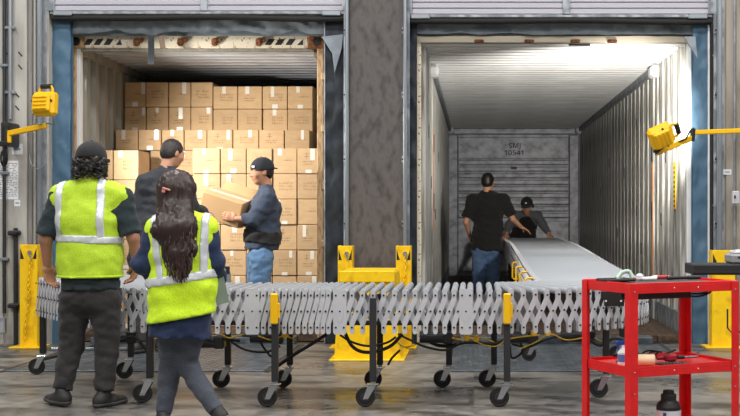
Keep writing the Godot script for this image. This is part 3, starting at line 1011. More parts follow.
func left_container() -> void:
	var Z := 11.5
	var z := CAMZ - Z
	var t := thing("shipping_container", "rust-marked cream shipping container filled with brown cartons", "container", Vector3(-2.65, 0, -3.2))
	var x0 := -3.90
	var x1 := -1.42
	var top := Y(35, Z)
	var hb := Y(48, Z)
	var len_ := 6.0
	var fl := 0.07
	part("floor_deck", MB.new().bb(Vector3(x0, 0.0, z - len_), Vector3(x1, fl, z - 0.02)), M.plank, t)
	part("side_wall", corrugated(Vector3(x0 + 0.07, fl, z - 0.1), Vector3.FORWARD, len_ - 0.15, Vector3.UP, hb - fl, Vector3.RIGHT, 0.28, 0.05, 0.03), M.cont_wall, t)
	part("side_wall", corrugated(Vector3(x1 - 0.07, fl, z - 0.1), Vector3.FORWARD, len_ - 0.15, Vector3.UP, hb - fl, Vector3.LEFT, 0.26, 0.036, 0.03), M.cont_wall, t)
	part("roof", corrugated(Vector3(x0 + 0.04, hb + 0.04, z - 0.1), Vector3.FORWARD, len_ - 0.1, Vector3.RIGHT, x1 - x0 - 0.08, Vector3.DOWN, 0.24, 0.03, 0.03), M.cont_roof, t)
	part("end_wall", MB.new().bb(Vector3(x0, 0, z - len_ - 0.04), Vector3(x1, top, z - len_)), M.cont_wall, t)
	for s in [x0 + 0.085, x1 - 0.085]:
		part("top_rail", MB.new().bb(Vector3(s - 0.05, hb - 0.07, z - len_), Vector3(s + 0.05, hb + 0.06, z - 0.1), 0.01), M.cont_wall, t)
	var hd := part("door_header", MB.new().bb(Vector3(x0 + 0.17, hb, z - 0.1), Vector3(x1 - 0.17, top, z), 0.008), M.rust_white, t)
	hd.set_meta("label", "cream door header with rust stains and black hazard stripes")
	part("header_lip", MB.new().bb(Vector3(x0 + 0.12, hb - 0.03, z - 0.1), Vector3(x1 - 0.12, hb, z - 0.03), 0.004), M.cont_wall, hd)
	for q in [[88.5, 0], [98.5, 0], [108.5, 0], [119, 1], [270, 0], [280, 0], [290.5, 0], [300, 1]]:
		var c := P(q[0], 42, Z)
		var w := 0.06
		var h := 0.058
		var sl := 0.04
		var pl := PackedVector2Array([Vector2(-w / 2 - sl / 2, -h / 2), Vector2(w / 2 - sl / 2, -h / 2), Vector2(w / 2 + sl / 2, h / 2), Vector2(-w / 2 + sl / 2, h / 2)])
		if q[1]:
			pl = PackedVector2Array([Vector2(-w / 2, -h / 2), Vector2(w / 2, -h / 2), Vector2(w / 2, h / 2)]) if q[0] > 200 else PackedVector2Array([Vector2(-w / 2, -h / 2), Vector2(w / 2, -h / 2), Vector2(w * 0.2, h / 2)])
		part("hazard_stripe", MB.new().prism(pl, Vector3(c.x, c.y, z), Vector3.RIGHT, Vector3.UP, Vector3.BACK, 0.0015), M.black, hd)
	for u in [137, 181, 215, 259]:
		var c := P(u, 41.5, Z)
		part("lock_cam_keeper", MB.new().box(Vector3(c.x, c.y - 0.01, z + 0.02), Vector3(0.055, 0.07, 0.05), 0.012).box(Vector3(c.x + 0.045, c.y + 0.01, z + 0.018), Vector3(0.05, 0.03, 0.03), 0.008, Basis(Vector3.BACK, 0.5)), M.rust, hd)
	for s in [[x0, x0 + 0.17], [x1 - 0.17, x1]]:
		var cx: float = (s[0] + s[1]) / 2
		var cast := part("corner_casting", MB.new().bb(Vector3(s[0], hb - 0.005, z - 0.16), Vector3(s[1], top + 0.012, z + 0.008), 0.012), M.rust_post if s[0] < -3 else M.rust, t)
		part("lock_hole", MB.new().cyl(Vector3(cx, (hb + top) / 2, z + 0.006), Vector3(cx, (hb + top) / 2, z + 0.0105), 0.042, 0.042, 14), M.black, cast)
	# posts at the mouth
	part("corner_post", MB.new().bb(Vector3(x0 + 0.02, 0.0, z - 0.12), Vector3(x0 + 0.085, hb, z + 0.0), 0.008), M.rust_post, t).set_meta("label", "tan rust-worn corner post")
	part("post_liner", MB.new().bb(Vector3(x0 + 0.085, 0.0, z - 0.1), Vector3(x0 + 0.12, hb, z - 0.015), 0.004), M.white, t)
	part("door_edge", MB.new().bb(Vector3(x0 - 0.05, 0.0, z - 0.14), Vector3(x0 - 0.012, hb - 0.02, z - 0.02), 0.004), M.white, t)
	part("corner_post", MB.new().bb(Vector3(x1 - 0.085, 0.0, z - 0.12), Vector3(x1 - 0.02, hb, z + 0.0), 0.008), M.rust_post, t)
	part("post_liner", MB.new().bb(Vector3(x1 - 0.018, 0.0, z - 0.1), Vector3(x1 + 0.02, hb, z - 0.012), 0.004), M.white, t)
	part("lock_rod", MB.new().cyl(Vector3(x1 + 0.045, 0.05, z + 0.0), Vector3(x1 + 0.045, hb + 0.05, z + 0.0), 0.016, 0.016, 10), M.charcoal, t)
	for y in [0.35, 0.9, 1.45, 2.0, 2.5]:
		part("hinge", MB.new().bb(Vector3(x1 - 0.045, y, z - 0.02), Vector3(x1 + 0.06, y + 0.07, z + 0.02), 0.01), M.rust_post, t)
	part("peeled_sticker", MB.new().prism(PackedVector2Array([Vector2(0, 0), Vector2(0.035, 0.05), Vector2(0.03, 0.2), Vector2(0.05, 0.3), Vector2(0.01, 0.26), Vector2(-0.01, 0.12)]), Vector3(x0 + 0.108, Y(96, 11.75), CAMZ - 11.72), Vector3(0, 0, -1), Vector3.UP, Vector3.RIGHT, 0.004), M.paper, t)

func carton_mesh(w: float, h: float, d: float) -> ArrayMesh:
	# front face (+z) takes the left of the print sheet, the other faces the plain right edge
	var m := MB.new()
	m.box(Vector3(0, h / 2, -d / 2), Vector3(w, h, d), 0.006)
	for i in m.v.size():
		if m.n[i].z > 0.99:
			m.t[i] = Vector2((m.v[i].x / w + 0.5) * 0.78 + 0.01, 1.0 - m.v[i].y / h)
		else:
			m.t[i] = Vector2(0.84 + 0.14 * fposmod(m.v[i].x * 1.7 + m.v[i].z, 1.0), fposmod(m.v[i].y * 2.0 + m.v[i].z, 1.0))
	return m.mesh()

func carton_material(kind: int, tone: float) -> StandardMaterial3D:
	var r := RandomNumberGenerator.new()
	r.seed = 100 + kind
	var W := 160
	var H := 128
	var im := Image.create(W, H, false, Image.FORMAT_RGB8)
	var ns := FastNoiseLite.new()
	ns.seed = kind
	ns.frequency = 0.03
	for y in H:
		for x in W:
			var n := ns.get_noise_2d(x * 0.4, y) * 0.035 + r.randf_range(-0.012, 0.012)
			im.set_pixel(x, y, Color((0.77 + n) * tone, (0.65 + n) * tone, (0.50 + n * 0.8) * tone))
	var ink := Color(0.56, 0.44, 0.32)
	if kind in [0, 1, 4]:
		# block of smudged lettering
		for row in 3:
			var x := 30 + kind * 5
			while x < 100:
				var l := r.randi_range(3, 9)
				var hh := 10
				if r.randf() < 0.82:
					im.fill_rect(Rect2i(x, 42 + row * 16, 2, hh), ink)
					if r.randf() < 0.6:
						im.fill_rect(Rect2i(x, 42 + row * 16 + r.randi_range(0, 8), l, 2), ink)
					if r.randf() < 0.5:
						im.fill_rect(Rect2i(x + l - 1, 42 + row * 16 + r.randi_range(0, 4), 2, 6), ink)
				x += l + 3
	elif kind == 2:
		# handling pictogram and small text
		im.fill_rect(Rect2i(40, 40, 26, 3), ink)
		im.fill_rect(Rect2i(52, 28, 3, 26), ink)
		for k in 12:
			im.fill_rect(Rect2i(47 + k, 28 - (6 - absi(6 - k)), 2, 2), ink)
		for k in 9:
			im.fill_rect(Rect2i(30 + k * 7, 66, r.randi_range(2, 6), 5), ink)
			im.fill_rect(Rect2i(34 + k * 6, 78, r.randi_range(2, 5), 5), ink)
	elif kind == 3:
		for k in 8:
			im.fill_rect(Rect2i(56 + k * 6, 58, r.randi_range(2, 5), 5), ink)
	# seam of the flaps
	im.fill_rect(Rect2i(0, 0, 126, 1), Color(0.6, 0.47, 0.33))
	var m := StandardMaterial3D.new()
	m.albedo_texture = ImageTexture.create_from_image(im)
	m.roughness = 0.8
	return m

func make_cartons() -> void:
	var mats := []
	for k in 5:
		mats.append(carton_material(k, 1.0))
	for k in 5:
		mats.append(carton_material(k, 0.95))
	var meshes := {}
	var r := RandomNumberGenerator.new()
	r.seed = 77
	var place := func(x0: float, w: float, y0: float, h: float, Z: float, d: float, label: String, group: String) -> void:
		var key := "%d_%d_%d" % [roundi(w * 1000), roundi(h * 1000), roundi(d * 1000)]
		if not meshes.has(key):
			meshes[key] = carton_mesh(w - 0.008, h - 0.004, d)
		var zz := CAMZ - Z + r.randf_range(-0.012, 0.012)
		var mk := r.randi_range(0, 9)
		var tp := r.randf()
		var look: String = ["block print", "offset print", "arrow print", "short print line", "wide print"][mk % 5] + (", short tape" if tp < 0.3 else ", two tapes" if tp < 0.6 else ", long tape" if tp < 0.75 else ", no tape")
		var t := thing("carton", label % look, "carton", Vector3(x0 + w / 2, y0, zz), group)
		var b := MeshInstance3D.new()
		b.name = "body"
		b.mesh = meshes[key]
		b.material_override = mats[mk]
		t.add_child(b)
		# clear tape over the seam, on some a strip up the front
		if tp < 0.75:
			var tw := r.randf_range(0.03, 0.05)
			var th := r.randf_range(0.05, 0.09) if tp < 0.45 else h * 0.45
			var tx := r.randf_range(-0.08, 0.08)
			var o := MeshInstance3D.new()
			o.name = "tape"
			o.mesh = MB.new().bb(Vector3(tx, h - 0.008 - th, 0.0002), Vector3(tx + tw, h - 0.006, 0.0012)).mesh()
			o.material_override = M.tape
			t.add_child(o, true)
		if tp > 0.3 and tp < 0.6:
			var o := MeshInstance3D.new()
			o.name = "tape"
			o.mesh = MB.new().bb(Vector3(-0.03, 0.004, 0.0002), Vector3(0.03, r.randf_range(0.03, 0.06), 0.0012)).mesh()
			o.material_override = M.tape
			t.add_child(o, true)
	# C: front stack beside the right wall
	var Zc := 12.25
	var hC := 0.2445
	var fl := 0.072
	var cx := [192.5, 220.5, 246.5, 272.5, 297.0, 320.5]
	var rows := ["bottom", "second", "third", "fourth", "fifth", "sixth", "top"]
	hC = (Y(148, Zc) - fl) / 7.0
	for i in 5:
		for j in 7:
			place.call(X(cx[i], Zc), X(cx[i + 1], Zc) - X(cx[i], Zc), fl + j * hC, hC, Zc, 0.6, "carton (%%s) in the %s layer behind the man holding a carton" % rows[j], "cartons of the front stack, %s layer" % rows[j])
	# D: near stack by the left wall
	var Zd := 12.0
	var hD := (Y(150, Zd) - fl) / 6.0
	var drow := ["bottom", "second", "third", "fourth", "fifth", "top"]
	for j in 6:
		place.call(X(97.5, Zd), X(113, Zd) - X(97.5, Zd), fl + j * hD, hD, Zd, 0.5, "narrow carton (%%s) against the left container wall, %s layer" % drow[j], "narrow cartons by the left wall")
		place.call(X(113, Zd), X(138.5, Zd) - X(113, Zd), fl + j * hD, hD, Zd, 0.42, "carton (%%s), %s layer of the stack near the left wall" % drow[j], "cartons of the left stack")
	# B: middle step, whose top row shows whole and whose gap columns go to the floor
	var Zb := 12.6
	var yB := Y(148.5, 12.25)
	var bx := [115.5, 138.5, 161.5, 184.0, 207.0, 233.0, 259.0, 284.5, 310.0]
	for i in 8:
		var w: float = X(bx[i + 1], Zb) - X(bx[i], Zb)
		var h: float = Y(129.5, Zb) - yB
		place.call(X(bx[i], Zb), w, yB, h, Zb, 0.62, "carton (%s) in the row one step above the front stack", "cartons of the middle step")
	for i in [1, 2]:
		var hh := (yB - fl) / 7.0
		for j in 7:
			place.call(X(bx[i], Zb) + 0.12, X(bx[i + 1], Zb) - X(bx[i], Zb), fl + j * hh, hh, Zb, 0.6, "carton (%%s) in the gap behind the leaning man, %s layer" % rows[j], "cartons in the gap between stacks")
	# A: two rearmost rows under the roof
	var Za := 12.95
	var ax := [124.0, 146.0, 168.5, 190.8, 213.0, 237.8, 262.4, 287.6, 313.2]
	var yA := Y(129.5, Zb)
	for i in 8:
		var topv := 82.0 if i < 4 else 86.0
		var hA: float = (Y(topv, Za) - yA) / 2.0
		for j in 2:
			place.call(X(ax[i], Za), X(ax[i + 1], Za) - X(ax[i], Za), yA + j * hA, hA, Za, 0.55, "carton (%%s) in the %s row under the container roof" % ["lower", "highest"][j], "cartons of the rearmost step")
	open_carton()

func open_carton() -> void:
	# opened carton in the gap, one flap up
	var Z := 12.2
	var t := thing("open_carton", "opened brown carton with a raised flap between the stacks", "carton", Vector3(X(178, Z), 0.07, CAMZ - Z - 0.16))
	var x0 := X(168, Z)
	var x1 := X(191, Z)
	var y1 := Y(196, Z)
	var y0 := 0.072
	var z1 := CAMZ - Z
	var z0 := z1 - 0.32
	part("body", MB.new().bb(Vector3(x0, y0, z1 - 0.006), Vector3(x1, y1, z1)).bb(Vector3(x0, y0, z0), Vector3(x1, y1, z0 + 0.006)).bb(Vector3(x0, y0, z0), Vector3(x0 + 0.006, y1, z1)).bb(Vector3(x1 - 0.006, y0, z0), Vector3(x1, y1, z1)).bb(Vector3(x0, y0, z0), Vector3(x1, y0 + 0.006, z1)), M.card, t)
	part("flap", MB.new().box(Vector3(x1 + 0.0, y1 + 0.07, (z0 + z1) / 2), Vector3(0.005, 0.15, 0.3), 0.0, Basis(Vector3.BACK, -0.25)), M.card, t)
	part("flap", MB.new().box(Vector3((x0 + x1) / 2, y1 + 0.08, z0 - 0.0), Vector3(x1 - x0 - 0.01, 0.16, 0.005), 0.0, Basis(Vector3.RIGHT, -0.15)), M.card, t)

func right_container() -> void:
	var Z := 11.4
	var z := CAMZ - Z
	var t := thing("shipping_container", "long empty white-walled container with a slatted grey end wall", "container", Vector3(0.76, 0, -6.0))
	var x0 := -0.56
	var x1 := 2.08
	var top := Y(35.5, Z)
	var ce := 2.83
	var zend := CAMZ - 22.6
	var fl := 0.06
	# floor boards
	var bw := (x1 - x0 - 0.1) / 9.0
	for i in 9:
		part("floor_plank", MB.new().bb(Vector3(x0 + 0.05 + i * bw + 0.003, 0.0, zend), Vector3(x0 + 0.05 + (i + 1) * bw - 0.003, fl, z - 0.03), 0.003), M.plank, t)
	var L := z - zend
	part("side_wall", corrugated(Vector3(x0 + 0.05, fl, z - 0.05), Vector3.FORWARD, L - 0.05, Vector3.UP, ce - fl, Vector3.RIGHT, 0.36, 0.045, 0.04, true), M.trailer_wall, t)
	part("side_wall", corrugated(Vector3(x1 - 0.05, fl, z - 0.05), Vector3.FORWARD, L - 0.05, Vector3.UP, ce - fl, Vector3.LEFT, 0.36, 0.045, 0.04, true), M.trailer_wall, t)
	part("roof", corrugated(Vector3(x0, ce + 0.02, z - 0.03), Vector3.FORWARD, L, Vector3.RIGHT, x1 - x0, Vector3.DOWN, 0.21, 0.02, 0.04), M.trailer_roof, t)
	part("kick_rail", MB.new().bb(Vector3(x0 + 0.05, fl, zend), Vector3(x0 + 0.1, fl + 0.22, z - 0.1), 0.01), M.steel_dull, t)
	part("kick_rail", MB.new().bb(Vector3(x1 - 0.1, fl, zend), Vector3(x1 - 0.05, fl + 0.22, z - 0.1), 0.01), M.steel_dull, t)
	# rails under the roof, starting a little way in, with white end brackets
	for s in [[x0 + 0.05, 1.0], [x1 - 0.05, -1.0]]:
		var a: float = s[0]
		var d: float = s[1]
		part("roof_rail", MB.new().bb(Vector3(minf(a, a + d * 0.09), ce - 0.08, zend + 0.1), Vector3(maxf(a, a + d * 0.09), ce + 0.01, -1.8), 0.012), M.steel_dull, t)
		part("rail_bracket", MB.new().bb(Vector3(minf(a, a + d * 0.13), ce - 0.13, -1.95), Vector3(maxf(a, a + d * 0.13), ce + 0.0, -1.7), 0.03), M.white, t)
		part("rail_bracket", MB.new().bb(Vector3(minf(a, a + d * 0.14), ce - 0.12, zend + 0.15), Vector3(maxf(a, a + d * 0.14), ce + 0.0, zend + 0.4), 0.03), M.white, t)
		# worn posts at two stations
		part("wall_post", MB.new().bb(Vector3(minf(a, a + d * 0.06), fl, -2.1), Vector3(maxf(a, a + d * 0.06), ce, -1.98), 0.008), M.trailer_wall, t)
		part("rust_strip", MB.new().bb(Vector3(minf(a + d * 0.058, a + d * 0.066), 0.3 if d < 0 else 1.05, -2.085), Vector3(maxf(a + d * 0.058, a + d * 0.066), 1.78 if d < 0 else 2.15, -2.0), 0.002), M.orange_rust, t).set_meta("label", "orange rust-worn wall strip")
		for y in [1.2, 1.85]:
			part("lashing_slot", MB.new().bb(Vector3(minf(a + d * 0.06, a + d * 0.072), y + 0.05 * d, -2.07), Vector3(maxf(a + d * 0.06, a + d * 0.072), y + 0.2 + 0.05 * d, -2.01), 0.003), M.black, t)
	# small dark scrapes and slots along the right wall
	for q in [[-1.2, 1.75], [-1.5, 1.1], [-3.4, 2.25], [-3.4, 1.2], [-4.6, 1.7], [-5.4, 0.9], [-6.4, 1.9], [-3.0, 0.75], [-7.6, 1.5]]:
		part("wall_slot", MB.new().bb(Vector3(x1 - 0.1, q[1], q[0] - 0.05), Vector3(x1 - 0.09, q[1] + 0.13, q[0] + 0.01)), M.charcoal, t)
	for q in [[-1.1, 2.0], [-1.9, 1.5], [-3.2, 1.15], [-4.5, 1.9], [-6.0, 1.4]]:
		part("wall_slot", MB.new().bb(Vector3(x0 + 0.09, q[1], q[0] - 0.05), Vector3(x0 + 0.1, q[1] + 0.13, q[0] + 0.01)), M.charcoal, t)
	# yellow lettered strip near the mouth
	var st := part("warning_strip", MB.new().bb(Vector3(x1 - 0.105, Y(209, 11.85), CAMZ - 11.89), Vector3(x1 - 0.094, Y(162, 11.85), CAMZ - 11.78)), M.yellow_lamp, t)
	for i in 9:
		var y := lerpf(Y(207, 11.85), Y(166, 11.85), i / 8.6)
		part("letter_mark", MB.new().bb(Vector3(x1 - 0.107, y, CAMZ - 11.87), Vector3(x1 - 0.1048, y + 0.022, CAMZ - 11.80)), M.black, st)
	# mouth frame
	var hd := part("door_header", MB.new().bb(Vector3(x0, ce + 0.02, z - 0.08), Vector3(x1, top, z), 0.006), plain(C(226, 216, 196), 0.6), t)
	for u in [479, 529, 575, 612]:
		var c := P(u, 38, Z)
		part("lock_cam_keeper", MB.new().box(Vector3(c.x, ce + 0.03, z + 0.012), Vector3(0.09, 0.03, 0.04), 0.008), M.rust, hd)
	part("header_plate", MB.new().bb(P(569, 46, 11.5), P(590, 43, 11.5) + Vector3(0, 0, 0.01)), M.charcoal, hd)
	for s in [[x0, x0 + 0.055], [x1 - 0.055, x1]]:
		part("corner_post", MB.new().bb(Vector3(s[0], 0.0, z - 0.08), Vector3(s[1], ce + 0.02, z), 0.006), M.white if s[0] > 0 else M.rust_white, t)
	part("door_bar", MB.new().cyl(Vector3(x1 + 0.02, 0.05, z + 0.02), Vector3(x1 + 0.02, top - 0.05, z + 0.02), 0.014, 0.014, 10), M.charcoal, t)
	for y in [0.4, 0.9, 1.4, 1.9, 2.4]:
		part("bar_guide", MB.new().box(Vector3(x1 + 0.015, y, z + 0.02), Vector3(0.05, 0.06, 0.045), 0.008), M.steel_dull, t)
	# end wall
	part("end_panel", MB.new().bb(Vector3(x0, 0.0, zend - 0.06), Vector3(x1, ce, zend)), M.trailer_end, t)
	var e0 := X(458, 22.5)
	var e1 := X(569, 22.5)
	part("end_beam", MB.new().bb(Vector3(x0 + 0.05, Y(134.5, 22.5), zend), Vector3(x1 - 0.05, ce, zend + 0.12), 0.02), M.trailer_end, t)
	for s in [[X(447, 22.5), e0], [e1, X(579, 22.5)]]:
		part("end_post", MB.new().bb(Vector3(s[0], fl, zend), Vector3(s[1], Y(134.5, 22.5), zend + 0.1), 0.02), M.trailer_end, t)
	part("upper_panel", MB.new().bb(Vector3(e0, Y(158.5, 22.5), zend), Vector3(e1, Y(137, 22.5), zend + 0.05), 0.012), M.trailer_end, t)
	for i in 9:
		var v0 := 160.0 + i * 6.6
		part("slat", MB.new().bb(Vector3(e0, Y(v0 + 5.0, 22.5), zend + 0.07), Vector3(e1, Y(v0, 22.5), zend + (0.15 if i % 2 == 0 else 0.11)), 0.016), M.trailer_end, t)
	part("lower_panel", MB.new().bb(Vector3(e0, Y(272, 22.5), zend), Vector3(e1, Y(221, 22.5), zend + 0.03), 0.01), M.trailer_end, t)
	for q in [["SMJ", 145.0, 515], ["10541", 152.2, 514.5]]:
		var tm := TextMesh.new()
		tm.text = q[0]
		tm.font_size = 20
		tm.pixel_size = 0.0068
		tm.depth = 0.004
		var c := P(q[2], q[1], 22.5)
		piece("stencil_text", tm, M.text_dark, t, Transform3D(Basis(), Vector3(c.x, c.y, zend + 0.053)))
	part("end_latch", MB.new().box(P(514, 168, 22.45), Vector3(0.11, 0.05, 0.03), 0.005), M.charcoal, t)

var nodes := []      # conveyor stations: {c: centre on the floor, T: heading, S: outer side, y: roller axis height, plate: bool}

func conveyor_path() -> void:
	var zc := CAMZ - 8.04
	var add := func(c: Vector3, T: Vector3, y: float, plate := false) -> void:
		nodes.append({"c": c, "T": T, "S": T.cross(Vector3.UP), "y": y, "plate": plate})
	var y0 := 0.722
	var R := 0.8
	var cc := Vector3(-1.7, 0, zc - R)
	var ph := deg_to_rad(55.0)
	var Te := Vector3(cos(ph), 0, sin(ph))
	var pe := cc + Vector3(-sin(ph), 0, cos(ph)) * R
	for i in 14:
		add.call(pe - Te * (1.05 - 0.075 * i), Te, y0)
	for i in 13:
		var a := ph * (1.0 - i / 13.0)
		add.call(cc + Vector3(-sin(a), 0, cos(a)) * R, Vector3(cos(a), 0, sin(a)), y0)
	var px := [207.5, 217.5, 228, 238.5, 248, 257, 263.5, 270.6, 277.5, 284.5, 291, 298, 304.8, 311, 317.5, 323, 328.5, 336, 344, 352, 362.5, 373, 383.7, 394.4, 404.7, 415, 425.6, 435.4, 444.8, 454, 462, 470, 479.5, 490]
	for u in px:
		add.call(Vector3(X(u, 7.65), 0, zc), Vector3.RIGHT, y0, u in [248, 336, 462])
	R = 0.7
	cc = Vector3(0.16, 0, zc - R)
	for i in 22:
		var a := PI / 2 * i / 22.0
		add.call(cc + Vector3(sin(a), 0, cos(a)) * R, Vector3(cos(a), 0, -sin(a)), y0 + 0.003 * (i % 2))
	for i in 93:
		add.call(Vector3(0.86, 0, zc - R - 0.1 * i), Vector3.FORWARD, y0 + 0.12 * smoothstep(2.0, 70.0, float(i)))

const HW := 0.39

func bar_poly(dx: float) -> PackedVector2Array:
	var w := 0.0145
	return PackedVector2Array([Vector2(-w * 0.6, -0.012), Vector2(w * 0.6, -0.012), Vector2(w, 0.0), Vector2(w, 0.045), Vector2(dx + w, 0.205), Vector2(dx + w, 0.262), Vector2(dx + w * 0.6, 0.274), Vector2(dx - w * 0.6, 0.274), Vector2(dx - w, 0.262), Vector2(dx - w, 0.222), Vector2(-w, 0.062), Vector2(-w, 0.0)])

func make_conveyor() -> void:
	conveyor_path()
	var t := thing("roller_conveyor", "long expandable roller conveyor on casters curving into the empty container", "conveyor", Vector3(-0.6, 0, 2.9))
	# rollers, one per station
	var rm := MB.new().lathe(Vector3(0, 0, -0.372), Vector3.BACK, [Vector2(0.0, 0.0), Vector2(0.016, 0.0), Vector2(0.0205, 0.004), Vector2(0.0205, 0.740), Vector2(0.016, 0.744), Vector2(0.0, 0.744)], 12).mesh()
	for q in nodes:
		var S: Vector3 = q.S
		var B := Basis(-S.cross(Vector3.UP), Vector3.UP, S)
		piece("roller", rm, M.roller, t, Transform3D(B, q.c + Vector3.UP * q.y))
	# scissor bars
	var far := MB.new()
	var bolts := MB.new()
	var yb := -0.255
	var made := 0
	for i in nodes.size() - 1:
		var q: Dictionary = nodes[i]
		var q2: Dictionary = nodes[i + 1]
		for side in [1.0, -1.0]:
			var a: Vector3 = q.c + q.S * HW * side + Vector3.UP * (q.y + yb)
			var b: Vector3 = q2.c + q2.S * HW * side + Vector3.UP * (q2.y + yb)
			var e := b - a
			e.y = 0
			var dx := e.length()
			e /= dx
			var out: Vector3 = (q.S + q2.S).normalized() * side
			var near: bool = (side > 0 and i < 83) or (side < 0 and i >= 80 and a.z > -3.6)
			if q.plate and side > 0:
				var w := 0.017
				var pl := PackedVector2Array([Vector2(-w, 0.0), Vector2(-w * 0.5, -0.014), Vector2(dx + w * 0.5, -0.014), Vector2(dx + w, 0.0), Vector2(dx + w, 0.262), Vector2(dx + w * 0.5, 0.276), Vector2(-w * 0.5, 0.276), Vector2(-w, 0.262)])
				var ep := part("end_plate", MB.new().prism(pl, a + out * 0.004, e, Vector3.UP, out, 0.008), M.alu, t)
				var ov := PackedVector2Array()
				for k in 14:
					ov.append(Vector2(dx / 2 + cos(TAU * k / 14.0) * 0.024, 0.13 + sin(TAU * k / 14.0) * 0.07))
				part("oval_cover", MB.new().prism(ov, a + out * 0.012, e, Vector3.UP, out, 0.0025), M.alu, ep)
			else:
				var m1 := MB.new().prism(bar_poly(dx), a + out * 0.006, e, Vector3.UP, out, 0.0045)
				var m2 := MB.new().prism(bar_poly(dx), b + out * -0.014, -e, Vector3.UP, out, 0.0045)
				if near and made < 300:
					part("scissor_bar", m1, M.alu, t)
					part("scissor_bar", m2, M.alu, t)
					made += 2
				else:
					far.add(m1)
					far.add(m2)
			if near:
				for h in [[0.0, 0.03], [0.0, 0.235], [0.5, 0.133]]:
					var c: Vector3 = a + e * dx * h[0] + Vector3.UP * h[1] + out * 0.0104
					bolts.cyl(c, c + out * 0.006, 0.0072, 0.006, 6)
	part("far_scissor_bars", far, M.alu, t).set_meta("kind", "stuff")
	part("bolts", bolts, M.bolt, t).set_meta("kind", "stuff")
	# legs: pixel of the post, distance, top height
	var L := [[43, 9.12, 0.70, 0], [150, 7.76, 0.62, 0], [275, 7.60, 0.70, 1], [373, 7.60, 0.69, 2], [507, 7.60, 0.70, 1], [606, 7.98, 0.66, 3],
		[228, 8.44, 0.66, 0], [290, 8.44, 0.66, 0], [380, 8.44, 0.66, 0], [449, 8.44, 0.66, 0], [494, 8.46, 0.66, 0], [131, 8.9, 0.66, 0]]
	for l in L:
		leg(t, X(l[0], l[1]), CAMZ - l[1], l[2], l[3])
	for zz in [1.3, -0.6, -2.8, -5.6]:
		leg(t, 0.86 - 0.36, zz, 0.66, 0)
		leg(t, 0.86 + 0.36, zz, 0.66, 0)
	# yellow side handles along the run in the container
	for i in 4:
		var zz := 1.95 - i * 1.0
		handle(t, 0.86 - HW - 0.012, zz, -1.0)
	for i in 5:
		handle(t, 0.86 + HW + 0.012, 1.0 - i * 0.9, 1.0)
	# stretchers low between legs at the left bend
	part("stretcher", MB.new().cyl(P(45, 359, 9.1), P(106, 343, 8.95), 0.012, 0.012, 8), M.charcoal, t)
	part("stretcher", MB.new().cyl(P(52, 349, 8.9), P(131, 349, 8.9), 0.016, 0.016, 8), M.steel, t)
	# cross plate by the curve
	part("cross_plate", MB.new().bb(P(590, 306, 7.9), P(624, 291, 7.9) + Vector3(0, 0, 0.012), 0.004), M.black, t)
	for u in [597, 606, 621]:
		part("plate_bolt", MB.new().cyl(P(u, 301, 7.88), P(u, 301, 7.87), 0.007, 0.007, 6), M.white, t)
	var cb := part("control_box", MB.new().bb(P(222.5, 284, 8.47), P(231, 272, 8.47) + Vector3(0, 0, 0.05), 0.006), M.steel, t)
	part("switch_panel", MB.new().bb(P(223.5, 274, 8.43), P(230, 266, 8.43) + Vector3(0, 0, 0.02), 0.005), M.black, cb)
	cables(t)
	drive_units(t)

func handle(t: Node3D, x: float, z: float, s: float) -> void:
	var y := 0.64
	var pts := PackedVector3Array([Vector3(x, y + 0.085, z), Vector3(x + s * 0.05, y + 0.085, z), Vector3(x + s * 0.065, y + 0.07, z), Vector3(x + s * 0.065, y - 0.07, z), Vector3(x + s * 0.05, y - 0.085, z), Vector3(x, y - 0.085, z)])
	part("handle", MB.new().tube(pts, 0.009, 7), M.yellow_lamp, t)

